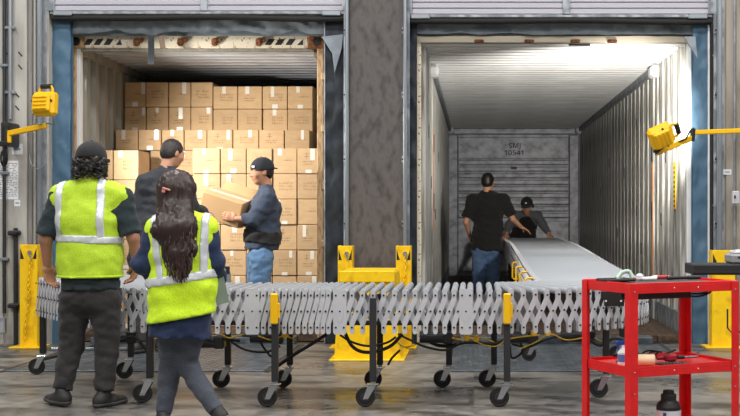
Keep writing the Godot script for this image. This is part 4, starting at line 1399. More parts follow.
func leg(t: Node3D, x: float, z: float, top: float, kind: int) -> void:
	var wr := 0.062
	var fl := 0.06 if z < -0.6 else (0.010 if z < 1.9 and absf(x - 0.77) < 0.9 else 0.0)
	if z > -0.7 and z < 0.0:
		fl = 0.07
	var lg := part("leg", MB.new().bb(Vector3(x - 0.021, fl + 0.16, z - 0.021), Vector3(x + 0.021, top, z + 0.021), 0.004), M.charcoal if kind == 2 or kind == 1 else M.black, t)
	if kind == 1:
		part("lock_grip", MB.new().bb(Vector3(x - 0.024, 0.525, z + 0.018), Vector3(x + 0.024, 0.72, z + 0.05), 0.008).bb(Vector3(x + 0.02, 0.56, z + 0.018), Vector3(x + 0.036, 0.66, z + 0.04), 0.006), M.yellow_lamp, lg)
	part("inner_tube", MB.new().bb(Vector3(x - 0.015, fl + 0.14, z - 0.015), Vector3(x + 0.015, fl + 0.17, z + 0.015)), M.steel, lg)
	# caster: top plate, fork, wheel trailing to the left
	var wx := x - 0.048
	part("caster_fork", MB.new().bb(Vector3(x - 0.04, fl + 0.138, z - 0.03), Vector3(x + 0.035, fl + 0.146, z + 0.03), 0.002).prism(PackedVector2Array([Vector2(x - 0.03, fl + 0.14), Vector2(x + 0.022, fl + 0.14), Vector2(wx + 0.018, fl + wr - 0.012), Vector2(wx - 0.014, fl + wr - 0.012)]), Vector3(0, 0, z + 0.021), Vector3.RIGHT, Vector3.UP, Vector3.BACK, 0.004).prism(PackedVector2Array([Vector2(x - 0.03, fl + 0.14), Vector2(x + 0.022, fl + 0.14), Vector2(wx + 0.018, fl + wr - 0.012), Vector2(wx - 0.014, fl + wr - 0.012)]), Vector3(0, 0, z - 0.025), Vector3.RIGHT, Vector3.UP, Vector3.BACK, 0.004).cyl(Vector3(wx, fl + wr, z - 0.03), Vector3(wx, fl + wr, z + 0.03), 0.009, 0.009, 8), M.chrome, lg)
	part("wheel", MB.new().lathe(Vector3(wx, fl + wr, z - 0.017), Vector3.BACK, [Vector2(0.0, 0.0), Vector2(0.04, 0.0), Vector2(0.042, 0.003), Vector2(wr - 0.006, 0.0), Vector2(wr, 0.008), Vector2(wr, 0.026), Vector2(wr - 0.006, 0.034), Vector2(0.042, 0.031), Vector2(0.04, 0.034), Vector2(0.0, 0.034)], 20), M.rubber, lg)
	part("hub", MB.new().lathe(Vector3(wx, fl + wr, z + 0.015), Vector3.BACK, [Vector2(0.032, 0.0), Vector2(0.03, 0.004), Vector2(0.016, 0.004), Vector2(0.012, 0.0)], 16), M.charcoal, lg)

func smooth(pts: Array, per := 6) -> PackedVector3Array:
	var out := PackedVector3Array()
	for i in pts.size() - 1:
		var a: Vector3 = pts[maxi(i - 1, 0)]
		var b: Vector3 = pts[i]
		var c: Vector3 = pts[i + 1]
		var d: Vector3 = pts[mini(i + 2, pts.size() - 1)]
		for k in per:
			out.append(b.cubic_interpolate(c, a, d, float(k) / per))
	out.append(pts[pts.size() - 1])
	return out

func cables(t: Node3D) -> void:
	var runs := [
		[[345, 333], [352, 346], [363, 352], [378, 351], [392, 345], [402, 334]],
		[[225, 333], [232, 342], [246, 350], [266, 352], [280, 346]],
		[[258, 333], [262, 345], [271, 357]],
		[[327, 334], [310, 345], [292, 356], [278, 366]],
		[[340, 335], [352, 342], [368, 346], [386, 343], [396, 337]],
		[[398, 334], [410, 340], [426, 347], [446, 350], [462, 342]],
		[[420, 333], [432, 343], [446, 346], [470, 342], [492, 344], [510, 338]],
		[[512, 344], [528, 347], [545, 340], [560, 336], [580, 334]],
		[[400, 350], [392, 358], [388, 365]],
		[[200, 336], [214, 341], [228, 339], [240, 341]],
		[[110, 336], [121, 340], [134, 337], [146, 350], [150, 358]],
		[[520, 340], [522, 352], [512, 358], [510, 346]],
		[[585, 336], [600, 345], [615, 338], [630, 342]],
	]
	for i in runs.size():
		var p := []
		for q in runs[i]:
			p.append(P(q[0], q[1], 8.0 + 0.07 * (i % 4)))
		part("power_cable", MB.new().tube(smooth(p), 0.008 if i % 3 else 0.012, 7), M.cable, t)
	var yel := [
		[[200, 345], [206, 337], [216, 333], [230, 338], [244, 334]],
		[[258, 336], [272, 340], [284, 336], [296, 340]],
		[[395, 340], [404, 347], [416, 344], [428, 336]],
		[[470, 338], [484, 345], [497, 346], [506, 340], [520, 337], [540, 335]],
		[[452, 338], [466, 340], [478, 337], [494, 342]],
		[[150, 340], [160, 338], [172, 342]],
		[[520, 349], [536, 342], [550, 334], [566, 340], [582, 338]],
		[[594, 338], [606, 342], [620, 337]],
	]
	for i in yel.size():
		var p := []
		for q in yel[i]:
			p.append(P(q[0], q[1], 7.95 + 0.08 * (i % 3)))
		part("signal_cable", MB.new().tube(smooth(p), 0.005, 6), M.cable_yellow, t)
	for q in [[467, 338], [476, 339], [548, 333], [285, 335], [534, 333]]:
		var c := P(q[0], q[1], 7.78)
		part("connector", MB.new().cyl(c - Vector3(0, 0, 0.02), c + Vector3(0, 0, 0.02), 0.022, 0.018, 10), M.yellow_lamp, t)

func drive_units(t: Node3D) -> void:
	# drive motors slung under the frame, with their gearboxes
	for q in [[205, 342, 8.1], [264, 337, 8.1], [433, 337, 8.1], [518, 337, 8.1], [575, 336, 8.1], [118, 337, 8.4]]:
		var c := P(q[0], q[1], q[2])
		var mo := part("drive_motor", MB.new().cyl(c + Vector3(-0.09, 0, 0), c + Vector3(0.07, 0, 0), 0.04, 0.04, 14).box(c + Vector3(0.1, 0, 0), Vector3(0.07, 0.085, 0.09), 0.01), M.charcoal, t)
		part("hanger", MB.new().bb(c + Vector3(-0.01, 0.03, -0.012), Vector3(c.x + 0.01, 0.52, c.z + 0.012)), M.steel, mo)
	# beams that carry them, under the rollers
	part("frame_beam", MB.new().bb(Vector3(-1.72, 0.5, CAMZ - 8.32), Vector3(0.15, 0.53, CAMZ - 8.28), 0.003), M.charcoal, t)
	part("frame_beam", MB.new().bb(Vector3(-1.72, 0.5, CAMZ - 7.80), Vector3(0.15, 0.53, CAMZ - 7.76), 0.003), M.charcoal, t)

# ------------------------------------------------------------------ the red cart and what lies on it
var cart_A := Vector3.ZERO
var cart_e1 := Vector3.ZERO
var cart_e2 := Vector3.ZERO

func on_cart(u: float, v: float, y: float) -> Vector3:      # the point of a shelf at height Y that a pixel shows
	var Z := F * (EYE - y) / (v - CY)
	return Vector3((u - CX) * Z / F, y, CAMZ - Z)

func make_cart() -> void:
	var A := Vector3(X(630.5, 6.25), 0, CAMZ - 6.25)
	var e1 := Vector3(0.625, 0, -0.30).normalized()
	var e2 := e1.cross(Vector3.UP) * -1.0
	if e2.z > 0:
		e2 = -e2
	var w := 0.70
	var d := 0.49
	cart_A = A
	cart_e1 = e1
	cart_e2 = e2
	var B := Basis(e1, Vector3.UP, e1.cross(Vector3.UP))
	var mid := A + e1 * w / 2 + e2 * d / 2
	var t := thing("utility_cart", "red steel utility cart with open shelves beside the conveyor", "cart", mid)
	for q in [[0.0, 0.0], [w, 0.0], [0.0, d], [w, d]]:
		var c: Vector3 = A + e1 * q[0] + e2 * q[1]
		var s1 := 1.0 if q[0] == 0.0 else -1.0
		var s2 := 1.0 if q[1] == 0.0 else -1.0
		var lg := part("leg", MB.new().box(c + e1 * s1 * 0.023 + e2 * s2 * 0.002 + Vector3.UP * 0.435, Vector3(0.05, 0.84, 0.004), 0.001, B).box(c + e2 * s2 * 0.027 + e1 * s1 * 0.0 + Vector3.UP * 0.435, Vector3(0.004, 0.84, 0.05), 0.001, B), M.red, t)
		for y in [0.83, 0.41, 0.30]:
			part("rivet", MB.new().ball(c - e2 * s2 * 0.001 + e1 * s1 * 0.025 + Vector3.UP * (y - 0.02), Vector3(0.005, 0.005, 0.005), Basis(), 6, 4), M.steel, lg)
		part("rubber_foot", MB.new().box(c + e1 * s1 * 0.026 + e2 * s2 * 0.026 + Vector3.UP * 0.0085, Vector3(0.056, 0.017, 0.056), 0.004, B), M.rubber, lg)
	for y in [0.858, 0.42, 0.058]:
		var c0: Vector3 = mid + Vector3.UP * (y - 0.028)
		var tr := part("tray", MB.new().box(c0 + Vector3.UP * 0.008, Vector3(w - 0.012, 0.006, d - 0.012), 0.001, B), M.red, t)
		for s in [-1.0, 1.0]:
			part("rim", MB.new().box(c0 + e2 * s * (d / 2 - 0.009), Vector3(w - 0.004, 0.056, 0.005), 0.002, B), M.red, tr)
			part("rim", MB.new().box(c0 + e1 * s * (w / 2 - 0.009), Vector3(0.005, 0.056, d - 0.004), 0.002, B), M.red, tr)
		for f in [0.4, 0.62]:
			part("rivet", MB.new().ball(A + e1 * w * f + e2 * 0.0055 + Vector3.UP * (y - 0.03), Vector3(0.004, 0.004, 0.004), Basis(), 6, 4), M.white, tr)
	part("mat", MB.new().box(mid + Vector3.UP * 0.8435, Vector3(w - 0.06, 0.006, d - 0.06), 0.002, B), plain(C(66, 66, 70), 0.8), t)
	cart_items(mid, B)

func cart_items(mid: Vector3, B: Basis) -> void:
	var ty := 0.848
	var sy := 0.4025
	# top
	var t := thing("tablet", "flat black tablet lying at the corner of the cart top", "tablet", on_cart(603, 278.5, ty))
	var c := A2(0.10, 0.30, ty)
	part("body", MB.new().box(c + Vector3.UP * 0.012, Vector3(0.19, 0.016, 0.12), 0.005, B), M.black, t)
	part("screen", MB.new().box(c + Vector3.UP * 0.0205, Vector3(0.17, 0.001, 0.1), 0.0, B), plain(C(40, 42, 46), 0.15), t)
	t.position = c
	for o in t.get_children():
		o.position = -c
	c = A2(0.22, 0.39, ty)
	t = thing("hose", "pale green bent hose nozzle behind the black tablet", "hose", c)
	part("hose", MB.new().tube(smooth([c + Vector3(-0.05, 0.014, 0.03), c + Vector3(-0.02, 0.045, 0.01), c + Vector3(0.02, 0.05, 0.0), c + Vector3(0.04, 0.014, 0.01)]), 0.012, 8), plain(C(176, 202, 184), 0.5), t)
	c = A2(0.30, 0.34, ty)
	t = thing("tape_gun", "small white hand tool lying on the cart top", "tool", c)
	part("handle", MB.new().box(c + Vector3(0.04, 0.012, 0.0), Vector3(0.09, 0.022, 0.025), 0.008, B), M.white, t)
	part("head", MB.new().box(c + Vector3(-0.015, 0.02, 0.0), Vector3(0.04, 0.04, 0.03), 0.01, B), M.white, t)
	c = A2(0.46, 0.38, ty)
	t = thing("marker", "small red capped tool on the far edge of the cart top", "tool", c)
	part("grip", MB.new().cyl(c + Vector3(-0.03, 0.014, 0), c + Vector3(0.05, 0.014, -0.01), 0.013, 0.011, 10), plain(C(178, 44, 50), 0.5), t)
	part("tip", MB.new().cyl(c + Vector3(-0.06, 0.014, 0.004), c + Vector3(-0.03, 0.014, 0), 0.008, 0.012, 10), M.white, t)
	c = A2(0.58, 0.33, ty)
	t = thing("pry_bar", "black bar lying along the far edge of the cart top", "tool", c)
	part("bar", MB.new().cyl(c + B.x * -0.12 + Vector3.UP * 0.012, c + B.x * 0.1 + Vector3.UP * 0.012, 0.011, 0.009, 10), M.black, t)
	part("grip", MB.new().cyl(c + B.x * 0.02 + Vector3.UP * 0.012, c + B.x * 0.1 + Vector3.UP * 0.012, 0.012, 0.012, 10), M.charcoal, t)
	# hung under the top
	c = A2(0.30, 0.2, 0.775)
	t = thing("power_strip", "black power strip fixed under the cart top", "power strip", c)
	part("body", MB.new().box(c, Vector3(0.42, 0.035, 0.06), 0.006, B), M.black, t)
	part("bracket", MB.new().box(c + B.x * -0.17 + Vector3.UP * 0.042, Vector3(0.02, 0.06, 0.03), 0.003, B).box(c + B.x * 0.17 + Vector3.UP * 0.042, Vector3(0.02, 0.06, 0.03), 0.003, B), M.black, t)
	part("switch_end", MB.new().box(c + B.x * -0.155 + Vector3.UP * 0.001, Vector3(0.11, 0.037, 0.062), 0.004, B), M.charcoal, t)
	c = A2(0.62, 0.22, 0.79)
	t = thing("cord", "black cord hanging in a loop under the cart top", "cord", c)
	part("cord", MB.new().tube(smooth([c + B.x * -0.22 + Vector3.UP * 0.01, c + B.x * -0.1 + Vector3.UP * -0.012, c + B.x * 0.02 + Vector3.UP * -0.01, c + B.x * 0.07 + Vector3.UP * 0.04]), 0.006, 6).tube(smooth([c + B.x * -0.2 + Vector3.UP * -0.006, c + B.x * -0.05 + Vector3.UP * -0.03, c + B.x * 0.05 + Vector3.UP * -0.01, c + B.x * 0.075 + Vector3.UP * 0.04]), 0.006, 6), M.cable, t)
	# middle shelf
	c = A2(0.10, 0.22, sy)
	t = thing("spray_bottle", "white plastic bottle with a blue trigger on the cart shelf", "bottle", c)
	part("body", MB.new().lathe(c, Vector3.UP, [Vector2(0.0, 0.001), Vector2(0.032, 0.001), Vector2(0.034, 0.01), Vector2(0.034, 0.07), Vector2(0.014, 0.095), Vector2(0.012, 0.11), Vector2(0.0, 0.11)], 16), M.white, t)
	part("label", MB.new().lathe(c, Vector3.UP, [Vector2(0.0345, 0.02), Vector2(0.0345, 0.06)], 16), plain(C(92, 120, 180), 0.5), t)
	part("trigger", MB.new().box(c + Vector3(-0.012, 0.12, 0.0), Vector3(0.06, 0.025, 0.022), 0.006).box(c + Vector3(-0.03, 0.10, 0.0), Vector3(0.012, 0.03, 0.014), 0.004), plain(C(34, 72, 168), 0.4), t)
	c = A2(0.185, 0.13, sy)
	t = thing("tape_roll", "beige roll of tape lying on its side on the cart shelf", "tape", c)
	var ax := (B.x * 0.9 + B.z * 0.5).normalized()
	part("roll", MB.new().lathe(c + Vector3.UP * 0.032 - ax * 0.045, ax, [Vector2(0.016, 0.0), Vector2(0.030, 0.0), Vector2(0.032, 0.003), Vector2(0.032, 0.087), Vector2(0.030, 0.09), Vector2(0.016, 0.09), Vector2(0.016, 0.0)], 18), plain(C(226, 204, 168), 0.6), t)
	c = A2(0.36, 0.14, sy)
	t = thing("black_tray", "thin black perforated tray on the cart shelf", "tray", c)
	part("base", MB.new().box(c + Vector3.UP * 0.004, Vector3(0.18, 0.006, 0.09), 0.002, B), M.black, t)
	for i in 8:
		part("stud", MB.new().box(c + Vector3.UP * 0.009 + B.x * (-0.075 + i * 0.0215) + B.z * 0.035, Vector3(0.007, 0.005, 0.007), 0.002, B), M.steel, t)
	c = A2(0.355, 0.15, sy + 0.008)
	t = thing("red_tool", "dark red hand tool with a black grip on the black tray", "tool", c)
	part("body", MB.new().box(c + Vector3(0.0, 0.028, 0), Vector3(0.07, 0.045, 0.05), 0.012, B).cyl(c + Vector3(-0.04, 0.03, 0), c + Vector3(-0.075, 0.026, 0.01), 0.016, 0.012, 10), plain(C(158, 30, 52), 0.4), t)
	part("grip", MB.new().box(c + Vector3(0.055, 0.03, 0), Vector3(0.05, 0.02, 0.025), 0.006, B), M.black, t)
	part("lever", MB.new().cyl(c + Vector3(-0.02, 0.05, 0), c + Vector3(0.03, 0.07, 0), 0.006, 0.005, 8), M.charcoal, t)
	c = A2(0.24, 0.30, sy)
	t = thing("wire_bundle", "tangled black wires at the back of the cart shelf", "wire", c)
	for i in 6:
		var pts := []
		for k in 7:
			pts.append(c + B.x * (-0.14 + 0.05 * k) + B.z * (0.03 * sin(k * 1.3 + i)) + Vector3.UP * (0.008 + 0.018 * absf(sin(k * 0.9 + i * 0.7)) + 0.006 * i))
		part("wire", MB.new().tube(smooth(pts), 0.005, 6), M.cable, t)
	c = A2(0.55, 0.33, sy)
	t = thing("steel_rod", "long thin steel rod lying across the cart shelf", "rod", c)
	part("rod", MB.new().cyl(c + B.x * -0.11 + Vector3.UP * 0.006, c + B.x * 0.11 + Vector3.UP * 0.006, 0.006, 0.006, 8), M.steel, t)
	part("hook", MB.new().tube(smooth([c + B.x * 0.11 + Vector3.UP * 0.006, c + B.x * 0.125 + Vector3.UP * 0.02, c + B.x * 0.11 + Vector3.UP * 0.035]), 0.005, 6), M.steel, t)
	# bottom shelf: black bottle
	c = Vector3(X(668.5, 6.45), 0.0415, CAMZ - 6.45)
	t = thing("black_bottle", "black ribbed bottle with a white label on the lowest cart shelf", "bottle", c)
	part("body", MB.new().lathe(c, Vector3.UP, [Vector2(0.0, 0.001), Vector2(0.062, 0.001), Vector2(0.066, 0.008), Vector2(0.066, 0.145), Vector2(0.058, 0.165), Vector2(0.04, 0.18), Vector2(0.038, 0.186), Vector2(0.0, 0.186)], 24), M.black, t)
	part("cap", MB.new().lathe(c, Vector3.UP, [Vector2(0.042, 0.182), Vector2(0.042, 0.208), Vector2(0.038, 0.212), Vector2(0.03, 0.214), Vector2(0.03, 0.228), Vector2(0.026, 0.232), Vector2(0.0, 0.232)], 20), M.rubber, t)
	part("label", MB.new().lathe(c, Vector3.UP, [Vector2(0.0664, 0.03), Vector2(0.0664, 0.128)], 24), plain(C(206, 208, 216), 0.5), t)
	part("label_print", MB.new().box(c + Vector3(-0.03, 0.105, 0.0592), Vector3(0.018, 0.03, 0.002), 0.0, Basis(Vector3.UP, -0.47)), plain(C(60, 66, 120), 0.5), t)

	# black bench with a grey machine, reaching in from the right
	var zb := CAMZ - 7.05
	var bx0 := X(686, 7.3)
	var by := Y(264.5, 7.05)
	t = thing("workbench", "black-topped bench edge reaching in behind the red cart", "bench", Vector3(bx0 + 0.6, 0, zb - 0.15))
	part("top", MB.new().bb(Vector3(bx0, by - 0.062, zb - 0.3), Vector3(bx0 + 1.3, by, zb), 0.006), plain(C(30, 31, 36), 0.75), t)
	part("edge_band", MB.new().bb(Vector3(bx0 - 0.002, by - 0.05, zb - 0.001), Vector3(bx0 + 1.3, by - 0.035, zb + 0.003)), M.charcoal, t)
	for xx in [bx0 + 0.5, bx0 + 1.2]:
		for z2 in [zb - 0.06, zb - 0.24]:
			part("leg", MB.new().bb(Vector3(xx - 0.025, 0, z2 - 0.025), Vector3(xx + 0.025, by - 0.06, z2 + 0.025), 0.004), M.charcoal, t)
	part("pull_loop", MB.new().tube(PackedVector3Array([P(727.5, 309, 7.05), P(727.5, 328, 7.05), P(731, 332, 7.05), P(760, 332, 7.05)]), 0.005, 6), M.black, t)
	c = Vector3(X(741, 7.15), by, zb - 0.15)
	t = thing("label_printer", "grey desktop machine with a pale lid on the black bench", "printer", c)
	part("body", MB.new().bb(c + Vector3(-0.065, 0.0005, -0.12), c + Vector3(0.16, 0.06, 0.1), 0.012), plain(C(140, 142, 146), 0.5), t)
	part("lid", MB.new().box(c + Vector3(0.04, 0.075, -0.01), Vector3(0.16, 0.02, 0.18), 0.008, Basis(Vector3.BACK, 0.12)), plain(C(196, 198, 202), 0.4), t)
	part("button", MB.new().box(c + Vector3(-0.02, 0.04, 0.101), Vector3(0.02, 0.012, 0.004), 0.001), M.charcoal, t)

func A2(a: float, b: float, y: float) -> Vector3:
	return cart_A + cart_e1 * a + cart_e2 * b + Vector3.UP * y

# ------------------------------------------------------------------ people
var fold := FastNoiseLite.new()

func grid(pts: Array, pad: float, cell: float) -> Fld:
	var lo: Vector3 = pts[0]
	var hi: Vector3 = pts[0]
	for p in pts:
		lo = lo.min(p)
		hi = hi.max(p)
	return Fld.new(lo - Vector3.ONE * pad, hi + Vector3.ONE * pad, cell)

func basis_facing(f: Vector3, up := Vector3.UP) -> Basis:      # x = the person's left-right axis, y up, z forward
	var z := f.normalized()
	var y := (up - z * up.dot(z)).normalized()
	return Basis(y.cross(z), y, z)

# palm, four fingers of unequal length, thumb from the side of the palm. n = direction the palm faces
func hand(mbs: MB, w: Vector3, d: Vector3, n: Vector3, thumb: Vector3, curl: float, k := 1.0) -> void:
	d = d.normalized()
	n = (n - d * n.dot(d)).normalized()
	var s := (thumb - d * thumb.dot(d) - n * thumb.dot(n)).normalized()
	var f := Fld.new(w - Vector3.ONE * 0.16 * k + d * 0.07 * k, w + Vector3.ONE * 0.16 * k + d * 0.07 * k, 0.0048 * k)
	f.bone(w - d * 0.03 * k, w + d * 0.02 * k, 0.025 * k, 0.027 * k, 0.02 * k, 0.017 * k, s, 0.02)
	f.bone(w + d * 0.02 * k, w + d * 0.082 * k, 0.030 * k, 0.040 * k, 0.015 * k, 0.013 * k, s, 0.02)
	var ln := [0.062, 0.074, 0.069, 0.052]
	for i in 4:
		var o := w + d * (0.086 - absf(i - 1.3) * 0.004) * k + s * (0.028 - i * 0.0187) * k
		var a1 := curl * (0.75 + 0.08 * i)
		var d1 := (d * cos(a1) + n * sin(a1)).normalized()
		var a2 := a1 + curl * 0.9
		var d2 := (d * cos(a2) + n * sin(a2)).normalized()
		var m: Vector3 = o + d1 * ln[i] * 0.52 * k
		f.bone(o - d * 0.02 * k, m, 0.0095 * k, 0.0088 * k, -1, -1, s, 0.006)
		f.bone(m, m + d2 * ln[i] * 0.55 * k, 0.0088 * k, 0.0072 * k, -1, -1, s, 0.005)
	var tb := w + d * 0.024 * k + s * 0.026 * k
	var td := (d * 0.72 + s * 0.6 + n * 0.35).normalized()
	var tm := tb + td * 0.042 * k
	f.bone(tb, tm, 0.0135 * k, 0.0105 * k, -1, -1, s, 0.012)
	f.bone(tm, tm + (td + d * 0.5 + n * 0.3).normalized() * 0.032 * k, 0.0105 * k, 0.0085 * k, -1, -1, s, 0.006)
	mbs.add(f.mb())

func head(mbs: MB, c: Vector3, B: Basis, k := 1.0) -> void:
	# c = middle of the head; B.z looks forward
	var f := Fld.new(c - Vector3.ONE * 0.17 * k, c + Vector3.ONE * 0.17 * k, 0.0068 * k)
	var e := func(p: Vector3, r: Vector3, s := 0.02) -> void:
		f.ell(c + B * p * k, B, r * k, s)
	e.call(Vector3(0, 0.03, -0.012), Vector3(0.076, 0.088, 0.096), 0.02)
	e.call(Vector3(0, -0.03, 0.028), Vector3(0.062, 0.082, 0.066), 0.04)
	e.call(Vector3(0, -0.088, 0.055), Vector3(0.030, 0.024, 0.030), 0.03)
	f.bone(c + B * Vector3(0, 0.005, 0.092) * k, c + B * Vector3(0, -0.026, 0.112) * k, 0.008 * k, 0.0125 * k, -1, -1, B.x, 0.015)
	e.call(Vector3(0.014, -0.03, 0.098), Vector3(0.010, 0.008, 0.010), 0.01)
	e.call(Vector3(-0.014, -0.03, 0.098), Vector3(0.010, 0.008, 0.010), 0.01)
	e.call(Vector3(0, 0.026, 0.078), Vector3(0.050, 0.010, 0.014), 0.02)
	e.call(Vector3(0, -0.058, 0.090), Vector3(0.022, 0.008, 0.010), 0.012)
	for s in [-1.0, 1.0]:
		e.call(Vector3(s * 0.034, 0.002, 0.082), Vector3(0.014, 0.009, 0.010), 0.012)
		e.call(Vector3(s * 0.046, -0.022, 0.066), Vector3(0.020, 0.018, 0.018), 0.03)
		e.call(Vector3(s * 0.078, -0.008, -0.008), Vector3(0.010, 0.030, 0.018), 0.008)
	f.bone(c + B * Vector3(0, -0.06, -0.02) * k, c + B * Vector3(0, -0.15, -0.03) * k, 0.052 * k, 0.056 * k, -1, -1, B.x, 0.03)
	mbs.add(f.mb())

func face_parts(root: Node3D, body: Node3D, c: Vector3, B: Basis, k: float, brow: Material) -> void:
	for s in [-1.0, 1.0]:
		var ey := part("eye", MB.new().ball(c + B * Vector3(s * 0.033, 0.001, 0.0865) * k, Vector3(0.011, 0.006, 0.006) * k, B), M.eye_white, body)
		part("iris", MB.new().ball(c + B * Vector3(s * 0.033, 0.001, 0.0915) * k, Vector3(0.005, 0.005, 0.002) * k, B), M.black, ey)
		part("eyebrow", MB.new().tube(PackedVector3Array([c + B * Vector3(s * 0.016, 0.024, 0.094) * k, c + B * Vector3(s * 0.034, 0.029, 0.091) * k, c + B * Vector3(s * 0.052, 0.022, 0.080) * k]), 0.0045 * k, 6), brow, body)
	part("lips", MB.new().ball(c + B * Vector3(0, -0.054, 0.098) * k, Vector3(0.021, 0.0035, 0.004) * k, B).ball(c + B * Vector3(0, -0.062, 0.096) * k, Vector3(0.018, 0.0045, 0.005) * k, B), M.lips, body)

func cap_on(root: Node3D, c: Vector3, B: Basis, k: float, m: Material, brim_back: bool, badge := false) -> void:
	var f := Fld.new(c - Vector3.ONE * 0.16 * k, c + Vector3.ONE * 0.18 * k, 0.0075 * k)
	f.ell(c + B * Vector3(0, 0.035, -0.012) * k, B, Vector3(0.089, 0.098, 0.109) * k, 0.01)
	var bb := B
	var kk := k
	var tilt := (B.y + B.z * (0.12 if not brim_back else -0.05)).normalized()
	f.clip(func(p: Vector3) -> float: return 0.012 * kk - (p - c).dot(tilt))
	var cp := part("cap", f.mb(), m, root)
	var d := -1.0 if brim_back else 1.0
	var br := MB.new()
	var poly := PackedVector2Array()
	for i in 13:
		var a := PI * i / 12.0
		poly.append(Vector2(cos(a) * 0.074, sin(a) * 0.072))
	var o := c + B * Vector3(0, 0.026, d * 0.078) * k
	br.prism(poly, o, B.x * k, (B.z * d - B.y * 0.22).normalized() * k, B.y * k, 0.006)
	part("brim", br, m, cp)
	part("button", MB.new().ball(c + B * Vector3(0, 0.134, -0.012) * k, Vector3(0.008, 0.005, 0.008) * k, B, 8, 5), m, cp)
	# adjuster band or badge at the open back
	if badge:
		part("badge", MB.new().box(c + B * Vector3(0.045 if brim_back else 0.0, 0.055, -0.104 if not brim_back else 0.084) * k, Vector3(0.04, 0.018, 0.006) * k, 0.003, B * Basis(Vector3.UP, 0.45 if brim_back else 0.0)), M.white, cp)

# J: joints in world coordinates. opt: radii and garments
func person(label: String, J: Dictionary, o: Dictionary) -> Node3D:
	var foot: Vector3 = (J.aL + J.aR) * 0.5
	foot.y = o.get("floor", 0.0)
	var root := thing("person", label, "person", foot)
	var fw: Vector3 = o.face.normalized()
	var side := Vector3.UP.cross(fw).normalized()
	var k: float = o.get("k", 1.0)
	var cell: float = o.get("cell", 0.013)
	var hB: Basis = o.headB
	# ---- body: skin from head to feet in one mesh
	var mb := MB.new()
	var all := [J.hd, J.nk, J.pe, J.sL, J.sR, J.eL, J.eR, J.wL, J.wR, J.kL, J.kR, J.aL, J.aR]
	var f := grid(all, 0.16, cell * 1.15)
	f.bone(J.nk, J.ch, 0.06 * k, 0.13 * k, 0.06 * k, 0.085 * k, side, 0.05)
	f.bone(J.ch, J.wa, 0.13 * k, 0.12 * k, 0.085 * k, 0.08 * k, side, 0.05)
	f.bone(J.wa, J.pe, 0.12 * k, 0.13 * k, 0.08 * k, 0.085 * k, side, 0.05)
	f.bone(J.nk + Vector3.UP * 0.05 * k, J.nk - Vector3.UP * 0.04 * k, 0.052 * k, 0.06 * k, -1, -1, side, 0.03)
	for s in ["L", "R"]:
		f.bone(J.nk, J["s" + s], 0.045 * k, 0.045 * k, -1, -1, side, 0.04)
		f.bone(J["s" + s], J["e" + s], 0.045 * k, 0.038 * k, -1, -1, side, 0.03)
		f.bone(J["e" + s], J["w" + s], 0.040 * k, 0.027 * k, -1, -1, side, 0.02)
		var hp: Vector3 = J["p" + s]
		f.bone(hp, J["k" + s], 0.055 * k, 0.035 * k, -1, -1, side, 0.04)
		f.bone(J["k" + s], J["a" + s], 0.035 * k, 0.028 * k, -1, -1, side, 0.03)
	mb.add(f.mb())
	head(mb, J.hd, hB, k)
	for s in ["L", "R"]:
		var h: Array = o["hand" + s]
		hand(mb, J["w" + s], h[0], h[1], h[2], h[3], k * 1.02)
	var body := part("body", mb, o.skin, root)
	face_parts(root, body, J.hd, hB, k, o.hair_mat)
	# ---- trousers
	var tr: Dictionary = o.trousers
	var g := grid([J.pe, J.pL, J.pR, J.kL, J.kR, J.aL, J.aR], 0.2, cell)
	var w: float = tr.w
	g.bone(J.wa.lerp(J.pe, 0.35), J.pe - Vector3.UP * 0.03 * k, tr.waist, tr.hip, tr.waist * 0.68, tr.hip * 0.72, side, 0.05)
	for s in ["L", "R"]:
		var an: Vector3 = J["a" + s]
		var kn: Vector3 = J["k" + s]
		g.bone(J["p" + s], kn, w * 1.28, w * 0.95, -1, -1, side, 0.03)
		g.bone(kn, an + (kn - an).normalized() * 0.015, w * 0.95, tr.cuff, -1, -1, side, 0.02, 1)
	g.rough(fold, Vector3(9, 14, 9), tr.get("fold", 0.012))
	part("trousers", g.mb(), tr.mat, root)
	# ---- shirt
	var sh: Dictionary = o.shirt
	var hem: Vector3 = sh.hem
	var q := grid([J.nk, J.sL, J.sR, J.eL, J.eR, J.wL if sh.long else J.eL, J.wR if sh.long else J.eR, hem], 0.24, cell)
	shirt_field(q, J, sh, side, fw, k, 0.0)
	q.rough(fold, Vector3(8, 11, 8), sh.get("fold", 0.010))
	var shirt := part("shirt", q.mb(), sh.mat, root)
	if sh.has("collar"):
		var cf := grid([J.nk], 0.14, 0.009)
		cf.bone(J.nk - Vector3.UP * 0.01, J.nk + Vector3.UP * 0.045 * k + fw * 0.005, 0.072 * k, 0.066 * k, -1, -1, side, 0.01, 3)
		part("collar", cf.mb(), sh.collar, shirt)
	# ---- shoes
	for s in ["L", "R"]:
		shoe(root, J["a" + s], o["toe" + s], o.shoe, o.sole, k)
	return root

